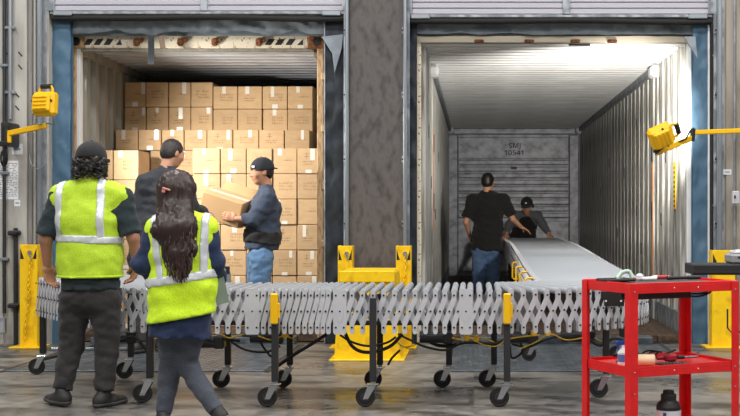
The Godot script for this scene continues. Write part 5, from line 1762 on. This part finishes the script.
func shirt_field(q: Fld, J: Dictionary, sh: Dictionary, side: Vector3, fw: Vector3, k: float, grow: float) -> void:
	var cw: float = sh.chest + grow
	var ww: float = sh.waist + grow
	var cd: float = sh.get("depth", sh.chest * 0.62) + grow
	var wd: float = sh.get("wdepth", sh.waist * 0.66) + grow
	q.bone(J.nk - Vector3.UP * 0.02 * k, J.ch, 0.075 * k + grow, cw, 0.075 * k + grow, cd, side, 0.06)
	q.bone(J.ch, J.wa, cw, ww, cd, wd, side, 0.05)
	q.bone(J.wa, sh.hem, ww, sh.get("hemw", sh.waist) + grow, wd, sh.get("hemd", sh.waist * 0.68) + grow, side, 0.05, 1)
	for s in ["L", "R"]:
		q.bone(J.nk.lerp(J["s" + s], 0.25), J["s" + s], 0.06 * k + grow, 0.062 * k + grow, -1, -1, side, 0.06)
		var e: Vector3 = J["e" + s]
		if sh.long:
			q.bone(J["s" + s], e, sh.arm * 1.12, sh.arm * 0.92, -1, -1, side, 0.05)
			q.bone(e, J["s" + s].lerp(e, 1.0) + (J["w" + s] - e) * sh.get("sleeve", 0.95), sh.arm * 0.92, sh.arm * 0.66, -1, -1, side, 0.03, 1)
		else:
			q.bone(J["s" + s], J["s" + s].lerp(e, sh.sleeve), sh.arm * 1.1, sh.arm * 1.08, -1, -1, side, 0.05, 1)

func shoe(root: Node3D, an: Vector3, toe: Vector3, m: Material, sole: Material, k: float) -> void:
	# toe: direction of the foot (may tip down for a lifted heel)
	var d := toe.normalized()
	var fl := an.y - 0.085 * k
	var heel := an + Vector3(0, -0.045 * k, 0) - d * 0.045 * k
	var tp := an + Vector3(0, -0.055 * k, 0) + d * 0.165 * k
	var f := grid([heel, tp, an], 0.1, 0.009)
	var sd := d.cross(Vector3.UP).normalized()
	f.bone(heel, an + d * 0.06 * k - Vector3.UP * 0.05 * k, 0.036 * k, 0.043 * k, 0.04 * k, 0.04 * k, sd, 0.03)
	f.bone(an + d * 0.06 * k - Vector3.UP * 0.05 * k, tp, 0.045 * k, 0.036 * k, 0.038 * k, 0.026 * k, sd, 0.03)
	f.bone(an + Vector3.UP * 0.01, heel.lerp(an, 0.4), 0.042 * k, 0.042 * k, -1, -1, sd, 0.03)
	var up := sd.cross(d).normalized()
	if up.y < 0:
		up = -up
	var base := heel - up * 0.022 * k
	var s2 := f.derived(0.005, func(p: Vector3) -> float: return absf((p - base).dot(up) - 0.0) - 0.013)
	f.clip(func(p: Vector3) -> float: return -((p - base).dot(up) - 0.004))
	var s := part("shoe", f.mb(), m, root)
	part("sole", s2.mb(), sole, s)

func band(root: Node3D, vest: Fld, parent: Node3D, called: String, f: Callable, m: Material) -> void:
	part(called, vest.derived(0.007, f).mb(), m, parent)

func vest_on(root: Node3D, J: Dictionary, sh: Dictionary, side: Vector3, fw: Vector3, k: float, hem: Vector3, tilt: Vector3, cell: float) -> Array:
	var q := grid([J.nk + Vector3.UP * 0.06, J.sL, J.sR, hem], 0.24, cell)
	var s2 := sh.duplicate()
	s2.hem = hem
	var g := 0.014
	q.bone(J.nk - Vector3.UP * 0.03 * k, J.ch, 0.085 * k + g, sh.chest + g, 0.08 * k + g, sh.get("depth", sh.chest * 0.62) + g, side, 0.06)
	q.bone(J.ch, J.wa, sh.chest + g, sh.waist + g * 1.4, sh.get("depth", sh.chest * 0.62) + g, sh.get("wdepth", sh.waist * 0.66) + g * 1.4, side, 0.05)
	q.bone(J.wa, hem - Vector3.UP * 0.1, sh.waist + g * 1.4, sh.get("hemw", sh.waist) + g * 2.0, sh.get("wdepth", sh.waist * 0.66) + g * 1.4, sh.get("hemd", sh.waist * 0.68) + g * 2.2, side, 0.05)
	for s in ["L", "R"]:
		q.bone(J.nk.lerp(J["s" + s], 0.2), J.nk.lerp(J["s" + s], float(sh.get("cover", 0.74))), 0.066 * k + g, 0.074 * k + g, -1, -1, side, 0.05)
	q.rough(fold, Vector3(7, 9, 7), 0.009)
	q.clip(func(p: Vector3) -> float: return (hem - p).dot(tilt))
	return [q]

func people_materials() -> void:
	fold.seed = 3
	fold.frequency = 1.0
	fold.fractal_octaves = 2
	M.skin1 = plain(C(172, 122, 98), 0.55)
	M.skin2 = plain(C(196, 146, 118), 0.55)
	M.skin3 = plain(C(184, 134, 106), 0.55)
	M.lips = plain(C(160, 108, 92), 0.5)
	M.eye_white = plain(C(216, 212, 206), 0.3)
	M.hair_black = plain(C(24, 21, 20), 0.45)
	M.hair_brown = plain(C(44, 28, 26), 0.4)
	M.hair_grey = plain(C(52, 48, 48), 0.5)
	M.cap_black = cloth(C(28, 28, 32), 0.9)
	M.cap_navy = cloth(C(32, 36, 46), 0.9)
	M.teal = cloth(C(30, 44, 50), 0.9)
	M.navy = cloth(C(26, 42, 78), 0.9)
	M.slate = cloth(C(54, 66, 88), 0.9)
	M.grey_shirt = cloth(C(56, 60, 68), 0.85)
	M.tee = cloth(C(13, 13, 15), 0.95)
	M.sleeve_grey = cloth(C(84, 88, 94), 0.9)
	M.brace = cloth(C(24, 24, 27), 0.8)
	M.black_trousers = cloth(C(44, 40, 44), 0.85)
	M.grey_trousers = cloth(C(66, 72, 84), 0.9)
	M.jeans = cloth(C(88, 124, 164), 0.9)
	M.jeans_dark = cloth(C(70, 96, 132), 0.9)
	M.vest1 = cloth(C(190, 226, 40), 0.7)
	M.vest2 = cloth(C(212, 250, 26), 0.65)
	M.reflect = plain(C(206, 212, 218), 0.35, 0.2)
	M.shoe_black = plain(C(40, 38, 40), 0.6)
	M.shoe_sole = plain(C(72, 70, 70), 0.7)
	M.shoe_white = plain(C(220, 220, 222), 0.6)

func cloth(c: Color, rough: float) -> StandardMaterial3D:
	var m := mottled([c.darkened(0.10), c.lightened(0.03)], [0.3, 0.7], Vector3(0.16, 0.16, 0.16), rough, 0.0, 0.05, 61)
	m.rim_enabled = true
	m.rim = 0.15
	m.rim_tint = 0.6
	return m

func make_people() -> void:
	people_materials()
	vest_man()
	print("person 1")
	vest_woman()
	print("person 2")
	leaning_man()
	carrying_man()
	print("person 4")
	tee_man()
	far_man()
	print("people done")

func curls(root: Node3D, c: Vector3, B: Basis, k: float, m: Material) -> void:
	# curly hair below the cap: a soft mass with springy locks
	var f := Fld.new(c - Vector3.ONE * 0.2 * k, c + Vector3.ONE * 0.17 * k, 0.008)
	f.ell(c + B * Vector3(0, -0.02, -0.035) * k, B, Vector3(0.098, 0.072, 0.085) * k, 0.02)
	var r := RandomNumberGenerator.new()
	r.seed = 12
	for i in 60:
		var a := r.randf_range(-1.9, 1.9)
		var h := r.randf_range(-0.095, 0.02)
		var p := c + B * Vector3(sin(a) * 0.098, h, -0.03 - cos(a) * 0.088) * k
		f.ell(p, B, Vector3.ONE * r.randf_range(0.012, 0.019) * k, 0.008)
	var o := part("hair", f.mb(), m, root)
	for i in 90:
		var a := r.randf_range(-2.0, 2.0)
		var h := r.randf_range(-0.105, 0.015)
		var p := c + B * Vector3(sin(a) * 0.106, h, -0.03 - cos(a) * 0.097) * k
		var pts := PackedVector3Array()
		var ph := r.randf() * TAU
		for j in 8:
			pts.append(p + Vector3(sin(ph + j * 0.9) * 0.010, -j * 0.0035 + 0.012, cos(ph + j * 0.9) * 0.010) * k)
		part("curl", MB.new().tube(pts, 0.0035 * k, 5), M.hair_grey if i % 3 == 0 else m, o)

func short_hair(root: Node3D, c: Vector3, B: Basis, k: float, m: Material, low := -0.03) -> void:
	var f := Fld.new(c - Vector3.ONE * 0.15 * k, c + Vector3.ONE * 0.16 * k, 0.0075 * k)
	f.ell(c + B * Vector3(0, 0.03, -0.016) * k, B, Vector3(0.083, 0.096, 0.101) * k, 0.02)
	f.ell(c + B * Vector3(0, -0.02, -0.05) * k, B, Vector3(0.07, 0.06, 0.058) * k, 0.03)
	var n := (B.y * 0.75 - B.z * 0.66).normalized()
	f.rough(fold, Vector3(60, 60, 60), 0.004)
	f.clip(func(p: Vector3) -> float: return low * k - (p - c).dot(n))
	part("hair", f.mb(), m, root)

# ---------------- man in the lime vest and black cap, seen from behind
func vest_man() -> void:
	var Z := 7.64
	var Q := func(u: float, v: float, dz := 0.0) -> Vector3: return P(u, v, Z) + Vector3(0, 0, dz)
	var J := {
		"hd": Q.call(91, 163, -0.02), "nk": Q.call(90, 188), "ch": Q.call(89, 218), "wa": Q.call(90, 258), "pe": Q.call(90, 290),
		"sL": Q.call(60, 198), "sR": Q.call(121, 198), "eL": Q.call(47, 239, 0.02), "eR": Q.call(134, 237, 0.02), "wL": Q.call(45, 266, -0.04), "wR": Q.call(135, 264, -0.05),
		"pL": Q.call(75, 298), "pR": Q.call(105, 298), "kL": Q.call(69, 347, -0.04), "kR": Q.call(106, 348, -0.02), "aL": Q.call(63, 391.5, 0.02), "aR": Q.call(106, 393, 0.04)}
	var o := {"face": Vector3(0.05, 0, -1), "headB": basis_facing(Vector3(0.12, -0.05, -1)), "skin": M.skin1, "hair_mat": M.hair_black, "cell": 0.012,
		"handL": [Vector3(0.15, -1, -0.1), Vector3(0.7, 0, 0.5), Vector3(0.4, 0, -0.9), 0.55], "handR": [Vector3(-0.25, -1, -0.15), Vector3(-0.7, 0, 0.4), Vector3(-0.4, 0, -0.9), 0.6],
		"trousers": {"w": 0.079, "waist": 0.165, "hip": 0.175, "cuff": 0.062, "mat": M.black_trousers, "fold": 0.013},
		"shirt": {"cover": 0.93, "chest": 0.19, "waist": 0.178, "depth": 0.125, "wdepth": 0.125, "hem": Q.call(90, 289), "hemw": 0.188, "hemd": 0.14, "arm": 0.062, "sleeve": 0.93, "long": false, "mat": M.teal, "collar": M.teal, "fold": 0.014},
		"toeL": Vector3(-0.72, 0, -0.7), "toeR": Vector3(0.45, 0, -0.9), "shoe": M.shoe_black, "sole": M.shoe_sole}
	var root := person("man in lime vest, black cap and black trousers standing with arms down", J, o)
	var side := Vector3.UP.cross(o.face.normalized()).normalized()
	var hem: Vector3 = Q.call(90, 277)
	var q: Fld = vest_on(root, J, o.shirt, side, o.face, 1.0, hem, Vector3(0.0, 1, 0), 0.012)[0]
	var v := part("safety_vest", q.mb(), M.vest1, root)
	v.set_meta("label", "lime safety vest with silver stripes")
	var y0: float = Q.call(90, 239.0).y
	var xl: float = Q.call(62, 0).x
	var xr: float = Q.call(106.5, 0).x
	band(root, q, v, "reflective_stripe", func(p: Vector3) -> float: return absf(p.y - y0 + 0.04 * (p.x - hem.x)) - 0.026, M.reflect)
	band(root, q, v, "reflective_stripe", func(p: Vector3) -> float: return maxf(absf(p.x - xl - (p.y - y0) * 0.03) - 0.025, y0 - p.y), M.reflect)
	band(root, q, v, "reflective_stripe", func(p: Vector3) -> float: return maxf(absf(p.x - xr + (p.y - y0) * 0.03) - 0.025, y0 - p.y), M.reflect)
	# hem band and edge piping
	band(root, q, v, "hem_binding", func(p: Vector3) -> float: return absf(p.y - hem.y - 0.008) - 0.009, M.vest1)
	curls(root, J.hd, o.headB, 1.0, M.hair_black)
	cap_on(root, J.hd, o.headB, 1.06, M.cap_black, false, true)

# ---------------- woman in the bright vest with long dark hair
func vest_woman() -> void:
	var Z := 6.78
	var Q := func(u: float, v: float, dz := 0.0) -> Vector3: return P(u, v, Z) + Vector3(0, 0, dz)
	var J := {
		"hd": Q.call(176, 192, -0.03), "nk": Q.call(179, 219), "ch": Q.call(182, 248), "wa": Q.call(183, 285), "pe": Q.call(181, 317),
		"sL": Q.call(157, 231, 0.0), "sR": Q.call(206, 229, -0.02), "eL": Q.call(142, 264, 0.03), "eR": Q.call(215, 264, -0.02), "wL": Q.call(152, 288, -0.2), "wR": Q.call(214, 284, -0.2),
		"pL": Q.call(173, 324), "pR": Q.call(191, 324), "kL": Q.call(167, 370, -0.08), "kR": Q.call(184, 366, -0.06), "aL": Q.call(162, 417, -0.02), "aR": Q.call(223, 410, 0.12)}
	var o := {"face": Vector3(-0.25, 0, -1), "headB": basis_facing(Vector3(0.05, -0.1, -1)), "skin": M.skin2, "hair_mat": M.hair_brown, "cell": 0.011, "k": 0.88,
		"handL": [Vector3(0.3, -0.4, -1), Vector3(0, -1, 0), Vector3(0.8, 0, 0), 0.7], "handR": [Vector3(-0.1, -0.2, -1), Vector3(-1, 0, 0), Vector3(0, 1, 0), 0.9],
		"trousers": {"w": 0.066, "waist": 0.14, "hip": 0.155, "cuff": 0.044, "mat": M.grey_trousers, "fold": 0.010},
		"shirt": {"cover": 0.95, "chest": 0.158, "waist": 0.16, "depth": 0.11, "wdepth": 0.12, "hem": Q.call(180, 337), "hemw": 0.172, "hemd": 0.14, "arm": 0.053, "sleeve": 0.97, "long": true, "mat": M.navy, "collar": M.navy, "fold": 0.012},
		"toeL": Vector3(-0.65, 0, -0.75), "toeR": Vector3(-0.6, -0.5, -0.55), "shoe": M.shoe_black, "sole": M.shoe_white}
	var root := person("woman in bright yellow vest and navy sweatshirt with long dark hair walking", J, o)
	var side := Vector3.UP.cross(o.face.normalized()).normalized()
	var hem: Vector3 = Q.call(182, 318)
	var q: Fld = vest_on(root, J, o.shirt, side, o.face, 0.88, hem, Vector3(-0.17, 1, 0).normalized(), 0.011)[0]
	var v := part("safety_vest", q.mb(), M.vest2, root)
	v.set_meta("label", "bright yellow safety vest with silver stripes")
	var y0: float = Q.call(182, 278.0).y
	var xl: float = Q.call(166.5, 0).x
	var xr: float = Q.call(206, 0).x
	var cxx: float = hem.x
	band(root, q, v, "reflective_stripe", func(p: Vector3) -> float: return absf(p.y - y0 - 0.15 * (p.x - cxx)) - 0.026, M.reflect)
	band(root, q, v, "reflective_stripe", func(p: Vector3) -> float: return maxf(absf(p.x - xl + (p.y - y0) * 0.16) - 0.024, y0 + 0.15 * (p.x - cxx) - p.y), M.reflect)
	band(root, q, v, "reflective_stripe", func(p: Vector3) -> float: return maxf(absf(p.x - xr - (p.y - y0) * 0.02) - 0.022, y0 + 0.15 * (p.x - cxx) - p.y), M.reflect)
	# long hair: a mass down the back plus loose wavy strands
	var hd: Vector3 = J.hd
	var B: Basis = o.headB
	var f := grid([hd + Vector3.UP * 0.05, Q.call(184, 282, 0.14)], 0.18, 0.009)
	f.ell(hd + B * Vector3(0, 0.03, -0.02), B, Vector3(0.105, 0.098, 0.105), 0.03)
	f.bone(hd + Vector3(0.0, -0.01, 0.05), Q.call(179, 228, 0.12), 0.096, 0.108, 0.066, 0.05, Vector3.RIGHT, 0.05)
	f.bone(Q.call(179, 228, 0.12), Q.call(186, 252, 0.135), 0.108, 0.082, 0.05, 0.04, Vector3.RIGHT, 0.05)
	f.bone(Q.call(186, 252, 0.135), Q.call(191, 274, 0.15), 0.082, 0.028, 0.04, 0.016, Vector3.RIGHT, 0.04)
	f.rough(fold, Vector3(60, 3, 60), 0.009)
	f.clip(func(p: Vector3) -> float: return (p - hd).dot(B.z) - 0.045 - 0.25 * maxf(0.0, (p - hd).dot(B.y)))
	var hair := part("hair", f.mb(), M.hair_brown, root)
	var r := RandomNumberGenerator.new()
	r.seed = 5
	for i in 170:
		var a := r.randf_range(-1.0, 1.0)
		var top := hd + B * Vector3(a * 0.085, 0.06 - absf(a) * 0.05, -0.085 + absf(a) * 0.05)
		var low: Vector3 = Q.call(187 + a * 13.0 + r.randf_range(-3, 3), r.randf_range(246, 283) - absf(a) * 12.0, 0.175)
		var pts := PackedVector3Array()
		var ph := r.randf() * TAU
		for j in 14:
			var t := j / 13.0
			var p := top.lerp(low, t)
			p.x += a * 0.05 * sin(t * PI) + 0.007 * sin(ph + t * 22.0)
			p.z += 0.035 * sin(t * PI) * (1.0 - 0.5 * absf(a)) + 0.006 * cos(ph + t * 19.0)
			pts.append(p)
		part("strand", MB.new().tube(pts, 0.0032, 5), M.hair_brown if i % 4 else M.hair_strand, hair)
	part("hair_clip", MB.new().box(hd + B * Vector3(0.02, 0.0, -0.142), Vector3(0.05, 0.012, 0.012), 0.004, B * Basis(Vector3.BACK, 0.3)).box(hd + B * Vector3(0.035, -0.012, -0.142), Vector3(0.02, 0.02, 0.012), 0.004, B), plain(C(186, 120, 110), 0.35), hair)
	# clipboard in her right hand
	var hw: Vector3 = J.wR
	var cb := thing("clipboard", "grey-green clipboard held at the woman's right side", "clipboard", hw + Vector3(0, -0.1, -0.1))
	var cB := Basis(Vector3.UP, 0.5)
	var cc: Vector3 = Q.call(217, 287, -0.06)
	part("board", MB.new().box(cc, Vector3(0.075, 0.2, 0.006), 0.002, Basis(Vector3.BACK, 0.22) * cB), plain(C(118, 134, 120), 0.6), cb)
	part("clip", MB.new().box(cc + Vector3(0.02, 0.09, 0.006), Vector3(0.04, 0.016, 0.01), 0.003, Basis(Vector3.BACK, 0.22) * cB), M.steel, cb)

# ---------------- leaning man in dark grey, behind the two with vests
func leaning_man() -> void:
	var Z := 10.5
	var Q := func(u: float, v: float, dz := 0.0) -> Vector3: return P(u, v, Z) + Vector3(0, 0, dz)
	var J := {
		"hd": Q.call(171, 153, -0.06), "nk": Q.call(166, 171, -0.02), "ch": Q.call(160, 194), "wa": Q.call(152, 224, 0.02), "pe": Q.call(150, 250, 0.02),
		"sL": Q.call(148, 183, 0.08), "sR": Q.call(180, 183, -0.12), "eL": Q.call(139, 214, 0.06), "eR": Q.call(187, 207, -0.2), "wL": Q.call(152, 232, -0.12), "wR": Q.call(196, 214, -0.42),
		"pL": Q.call(142, 258, 0.05), "pR": Q.call(158, 258, -0.03), "kL": Q.call(142, 300, 0.02), "kR": Q.call(160, 300, -0.12), "aL": Q.call(140, 342.2, 0.08), "aR": Q.call(160, 342.2, -0.1)}
	var o := {"face": Vector3(0.5, 0, -0.86), "headB": basis_facing(Vector3(0.55, -0.25, -0.6)), "skin": M.skin2, "hair_mat": M.hair_black, "cell": 0.014,
		"handL": [Vector3(0.5, -0.3, -0.8), Vector3(0, -1, 0), Vector3(0.5, 0, 0.5), 0.5], "handR": [Vector3(0.4, -0.1, -0.9), Vector3(-0.6, -0.5, 0), Vector3(0, 1, 0), 0.5],
		"trousers": {"w": 0.085, "waist": 0.16, "hip": 0.18, "cuff": 0.07, "mat": M.black_trousers, "fold": 0.013},
		"shirt": {"chest": 0.185, "waist": 0.165, "depth": 0.13, "wdepth": 0.125, "hem": Q.call(149, 254, 0.02), "hemw": 0.18, "hemd": 0.14, "arm": 0.066, "sleeve": 0.9, "long": true, "mat": M.grey_shirt, "collar": M.grey_shirt, "fold": 0.018},
		"toeL": Vector3(0.3, 0, -0.9), "toeR": Vector3(0.5, 0, -0.8), "shoe": M.shoe_black, "sole": M.shoe_sole}
	var root := person("bareheaded man in dark grey shirt leaning towards the cartons", J, o)
	short_hair(root, J.hd, o.headB, 1.0, M.hair_grey, -0.035)

# ---------------- man in navy shirt and backward cap holding a carton
func carrying_man() -> void:
	var Z := 11.35
	var Q := func(u: float, v: float, dz := 0.0) -> Vector3: return P(u, v, Z) + Vector3(0, 0, dz)
	var J := {
		"hd": Q.call(262, 172, 0.02), "nk": Q.call(266, 190), "ch": Q.call(265, 209), "wa": Q.call(263, 234), "pe": Q.call(261, 252),
		"sL": Q.call(262, 197, -0.2), "sR": Q.call(271, 199, 0.17), "eL": Q.call(246, 221, -0.22), "eR": Q.call(258, 219.5, 0.22), "wL": Q.call(234, 226, -0.2), "wR": Q.call(240.5, 218.5, 0.2),
		"pL": Q.call(257, 258, -0.09), "pR": Q.call(263, 258, 0.09), "kL": Q.call(254, 295, -0.1), "kR": Q.call(262, 295, 0.11), "aL": Q.call(256, 326.2, -0.06), "aR": Q.call(264, 326.2, 0.12)}
	var o := {"face": Vector3(-0.92, 0, 0.1), "headB": basis_facing(Vector3(-0.86, -0.12, 0.42)), "skin": M.skin3, "hair_mat": M.hair_black, "cell": 0.013,
		"handL": [Vector3(-1, 0.05, 0.1), Vector3(0, 1, 0), Vector3(0, 0, 1), 0.3], "handR": [Vector3(-1, 0.25, -0.1), Vector3(0, 0, -1), Vector3(0.0, 1, 0), 0.3],
		"trousers": {"w": 0.088, "waist": 0.15, "hip": 0.165, "cuff": 0.075, "mat": M.jeans, "fold": 0.016},
		"shirt": {"chest": 0.19, "waist": 0.165, "depth": 0.145, "wdepth": 0.155, "hem": Q.call(262, 249), "hemw": 0.17, "hemd": 0.158, "arm": 0.068, "sleeve": 0.62, "long": true, "mat": M.slate, "collar": M.slate, "fold": 0.016},
		"toeL": Vector3(-1, 0, 0.1), "toeR": Vector3(-1, 0, 0.2), "shoe": M.shoe_black, "sole": M.shoe_sole, "floor": 0.0}
	var root := person("man in navy shirt and backward cap holding a carton", J, o)
	# black support belt round the waist
	var side := Vector3.UP.cross(o.face.normalized()).normalized()
	var q := grid([J.wa, J.pe], 0.24, 0.012)
	q.bone(J.wa + Vector3.UP * 0.03, Q.call(262, 243), 0.186, 0.190, 0.176, 0.180, side, 0.02, 3)
	q.rough(fold, Vector3(8, 11, 8), 0.014)
	part("support_belt", q.mb(), M.brace, root)
	short_hair(root, J.hd, o.headB, 1.0, M.hair_black, -0.02)
	cap_on(root, J.hd, o.headB, 1.05, M.cap_navy, true, true)
	# the carton he holds, tipped towards the camera
	var c: Vector3 = Q.call(227, 207, 0.02)
	var B := Basis(Vector3.BACK, -0.3) * Basis(Vector3.UP, -0.12) * Basis(Vector3.RIGHT, 0.22)
	var t := thing("carton", "brown carton held tilted in the man's hands", "carton", c - Vector3.UP * 0.15)
	part("body", MB.new().box(c, Vector3(0.40, 0.24, 0.32), 0.006, B), M.card, t)
	part("tape", MB.new().box(c + B * Vector3(0.0, 0.1205, 0.0), Vector3(0.40, 0.001, 0.05), 0.0, B), M.tape, t)
	part("open_flap", MB.new().box(c + B * Vector3(0.06, 0.15, -0.19), Vector3(0.39, 0.005, 0.13), 0.0, B * Basis(Vector3.RIGHT, 0.5)), M.card, t)

# ---------------- man in black T-shirt in the empty container
func tee_man() -> void:
	var Z := 15.8
	var Q := func(u: float, v: float, dz := 0.0) -> Vector3: return P(u, v, Z) + Vector3(0, 0, dz)
	var J := {
		"hd": Q.call(488, 182, -0.03), "nk": Q.call(488, 194), "ch": Q.call(488, 208), "wa": Q.call(488, 230), "pe": Q.call(486, 247),
		"sL": Q.call(472, 200), "sR": Q.call(504, 200), "eL": Q.call(466, 222, 0.0), "eR": Q.call(513, 219, -0.08), "wL": Q.call(470, 237, -0.18), "wR": Q.call(522, 227.5, -0.2),
		"pL": Q.call(480, 253), "pR": Q.call(492, 253), "kL": Q.call(479, 275), "kR": Q.call(493, 275), "aL": Q.call(478, 295.5, 0.02), "aR": Q.call(494, 295.5, 0.02)}
	var o := {"face": Vector3(0.12, 0, -1), "headB": basis_facing(Vector3(0.3, -0.12, -1)), "skin": M.skin3, "hair_mat": M.hair_black, "cell": 0.015, "floor": 0.06,
		"handL": [Vector3(0.2, -0.8, -0.6), Vector3(1, 0, 0), Vector3(0, 0, -1), 0.5], "handR": [Vector3(0.8, -0.42, -0.3), Vector3(0, -1, 0), Vector3(-0.4, 0.2, -1), 0.25],
		"trousers": {"w": 0.09, "waist": 0.16, "hip": 0.18, "cuff": 0.075, "mat": M.jeans_dark, "fold": 0.02},
		"shirt": {"cover": 0.93, "chest": 0.19, "waist": 0.19, "depth": 0.125, "wdepth": 0.13, "hem": Q.call(487, 251), "hemw": 0.205, "hemd": 0.15, "arm": 0.07, "sleeve": 0.78, "long": false, "mat": M.tee, "collar": M.tee, "fold": 0.018},
		"toeL": Vector3(-0.2, 0, -1), "toeR": Vector3(0.3, 0, -1), "shoe": M.shoe_black, "sole": M.shoe_sole}
	var root := person("man in black T-shirt and jeans reaching over the conveyor", J, o)
	short_hair(root, J.hd, o.headB, 1.0, M.hair_black, -0.05)

# ---------------- man with cap and dark apron leaning on the conveyor's far end
func far_man() -> void:
	var Z := 18.3
	var Q := func(u: float, v: float, dz := 0.0) -> Vector3: return P(u, v, Z) + Vector3(0, 0, dz)
	var J := {
		"hd": Q.call(526.5, 206, 0.08), "nk": Q.call(526, 214.5, -0.02), "ch": Q.call(525, 224, -0.1), "wa": Q.call(524, 238, -0.25), "pe": Q.call(523, 246, -0.36),
		"sL": Q.call(514.5, 216.5, -0.02), "sR": Q.call(537.5, 216, -0.02), "eL": Q.call(508.5, 226, 0.04), "eR": Q.call(543.5, 226, 0.04), "wL": Q.call(506, 234.5, 0.18), "wR": Q.call(549, 234.5, 0.16),
		"pL": Q.call(518, 250, -0.36), "pR": Q.call(529, 250, -0.36), "kL": Q.call(517, 268, -0.2), "kR": Q.call(530, 268, -0.25), "aL": Q.call(517, 284.5, -0.4), "aR": Q.call(530, 284.5, -0.45)}
	var o := {"face": Vector3(-0.05, 0, 1), "headB": basis_facing(Vector3(-0.15, -0.3, 1)), "skin": M.skin3, "hair_mat": M.hair_black, "cell": 0.015, "floor": 0.06,
		"handL": [Vector3(-0.3, -0.45, 0.8), Vector3(0, -1, 0.2), Vector3(1, 0, 0), 0.3], "handR": [Vector3(0.3, -0.45, 0.8), Vector3(0, -1, 0.2), Vector3(-1, 0, 0), 0.3],
		"trousers": {"w": 0.085, "waist": 0.16, "hip": 0.18, "cuff": 0.07, "mat": M.black_trousers, "fold": 0.013},
		"shirt": {"chest": 0.185, "waist": 0.175, "depth": 0.125, "wdepth": 0.125, "hem": Q.call(523, 248, -0.36), "hemw": 0.18, "hemd": 0.14, "arm": 0.066, "sleeve": 0.8, "long": true, "mat": M.sleeve_grey, "collar": M.sleeve_grey, "fold": 0.014},
		"toeL": Vector3(-0.2, 0, 1), "toeR": Vector3(0.2, 0, 1), "shoe": M.shoe_black, "sole": M.shoe_sole}
	var root := person("man in cap and black apron leaning on the conveyor's far end", J, o)
	var side := Vector3.UP.cross(o.face.normalized()).normalized()
	var q := grid([J.nk, J.pe, J.ch], 0.26, 0.014)
	q.bone(J.nk - Vector3.UP * 0.06, J.ch, 0.10, 0.178, 0.09, 0.135, side, 0.05)
	q.bone(J.ch, J.wa, 0.19, 0.185, 0.14, 0.14, side, 0.05)
	q.bone(J.wa, J.pe, 0.185, 0.19, 0.14, 0.15, side, 0.05, 1)
	part("apron", q.mb(), M.tee, root)
	cap_on(root, J.hd, o.headB, 1.05, M.cap_black, false, false)
	part("cap_emblem", MB.new().box(J.hd + o.headB * Vector3(0, 0.075, 0.102), Vector3(0.03, 0.022, 0.006), 0.002, o.headB), M.white, root)
	part("headset", MB.new().ball(J.hd + o.headB * Vector3(0.092, 0.0, -0.01), Vector3(0.02, 0.03, 0.03)), M.black, root)

func _ready() -> void:
	rng.seed = 42
	make_camera()
	make_materials()
	M.hair_strand = plain(C(74, 50, 48), 0.35)
	for x in [-5.4, -1.8, 1.8, 5.4]:
		for z in [2.6, 6.4, 10.6]:
			area_lamp(Vector3(x, 5.6, z), Vector2(1.4, 0.5), 12.5)
	make_building()
	left_container()
	right_container()
	print("shells")
	make_conveyor()
	make_cart()
	print("conveyor")
	make_cartons()
	make_people()
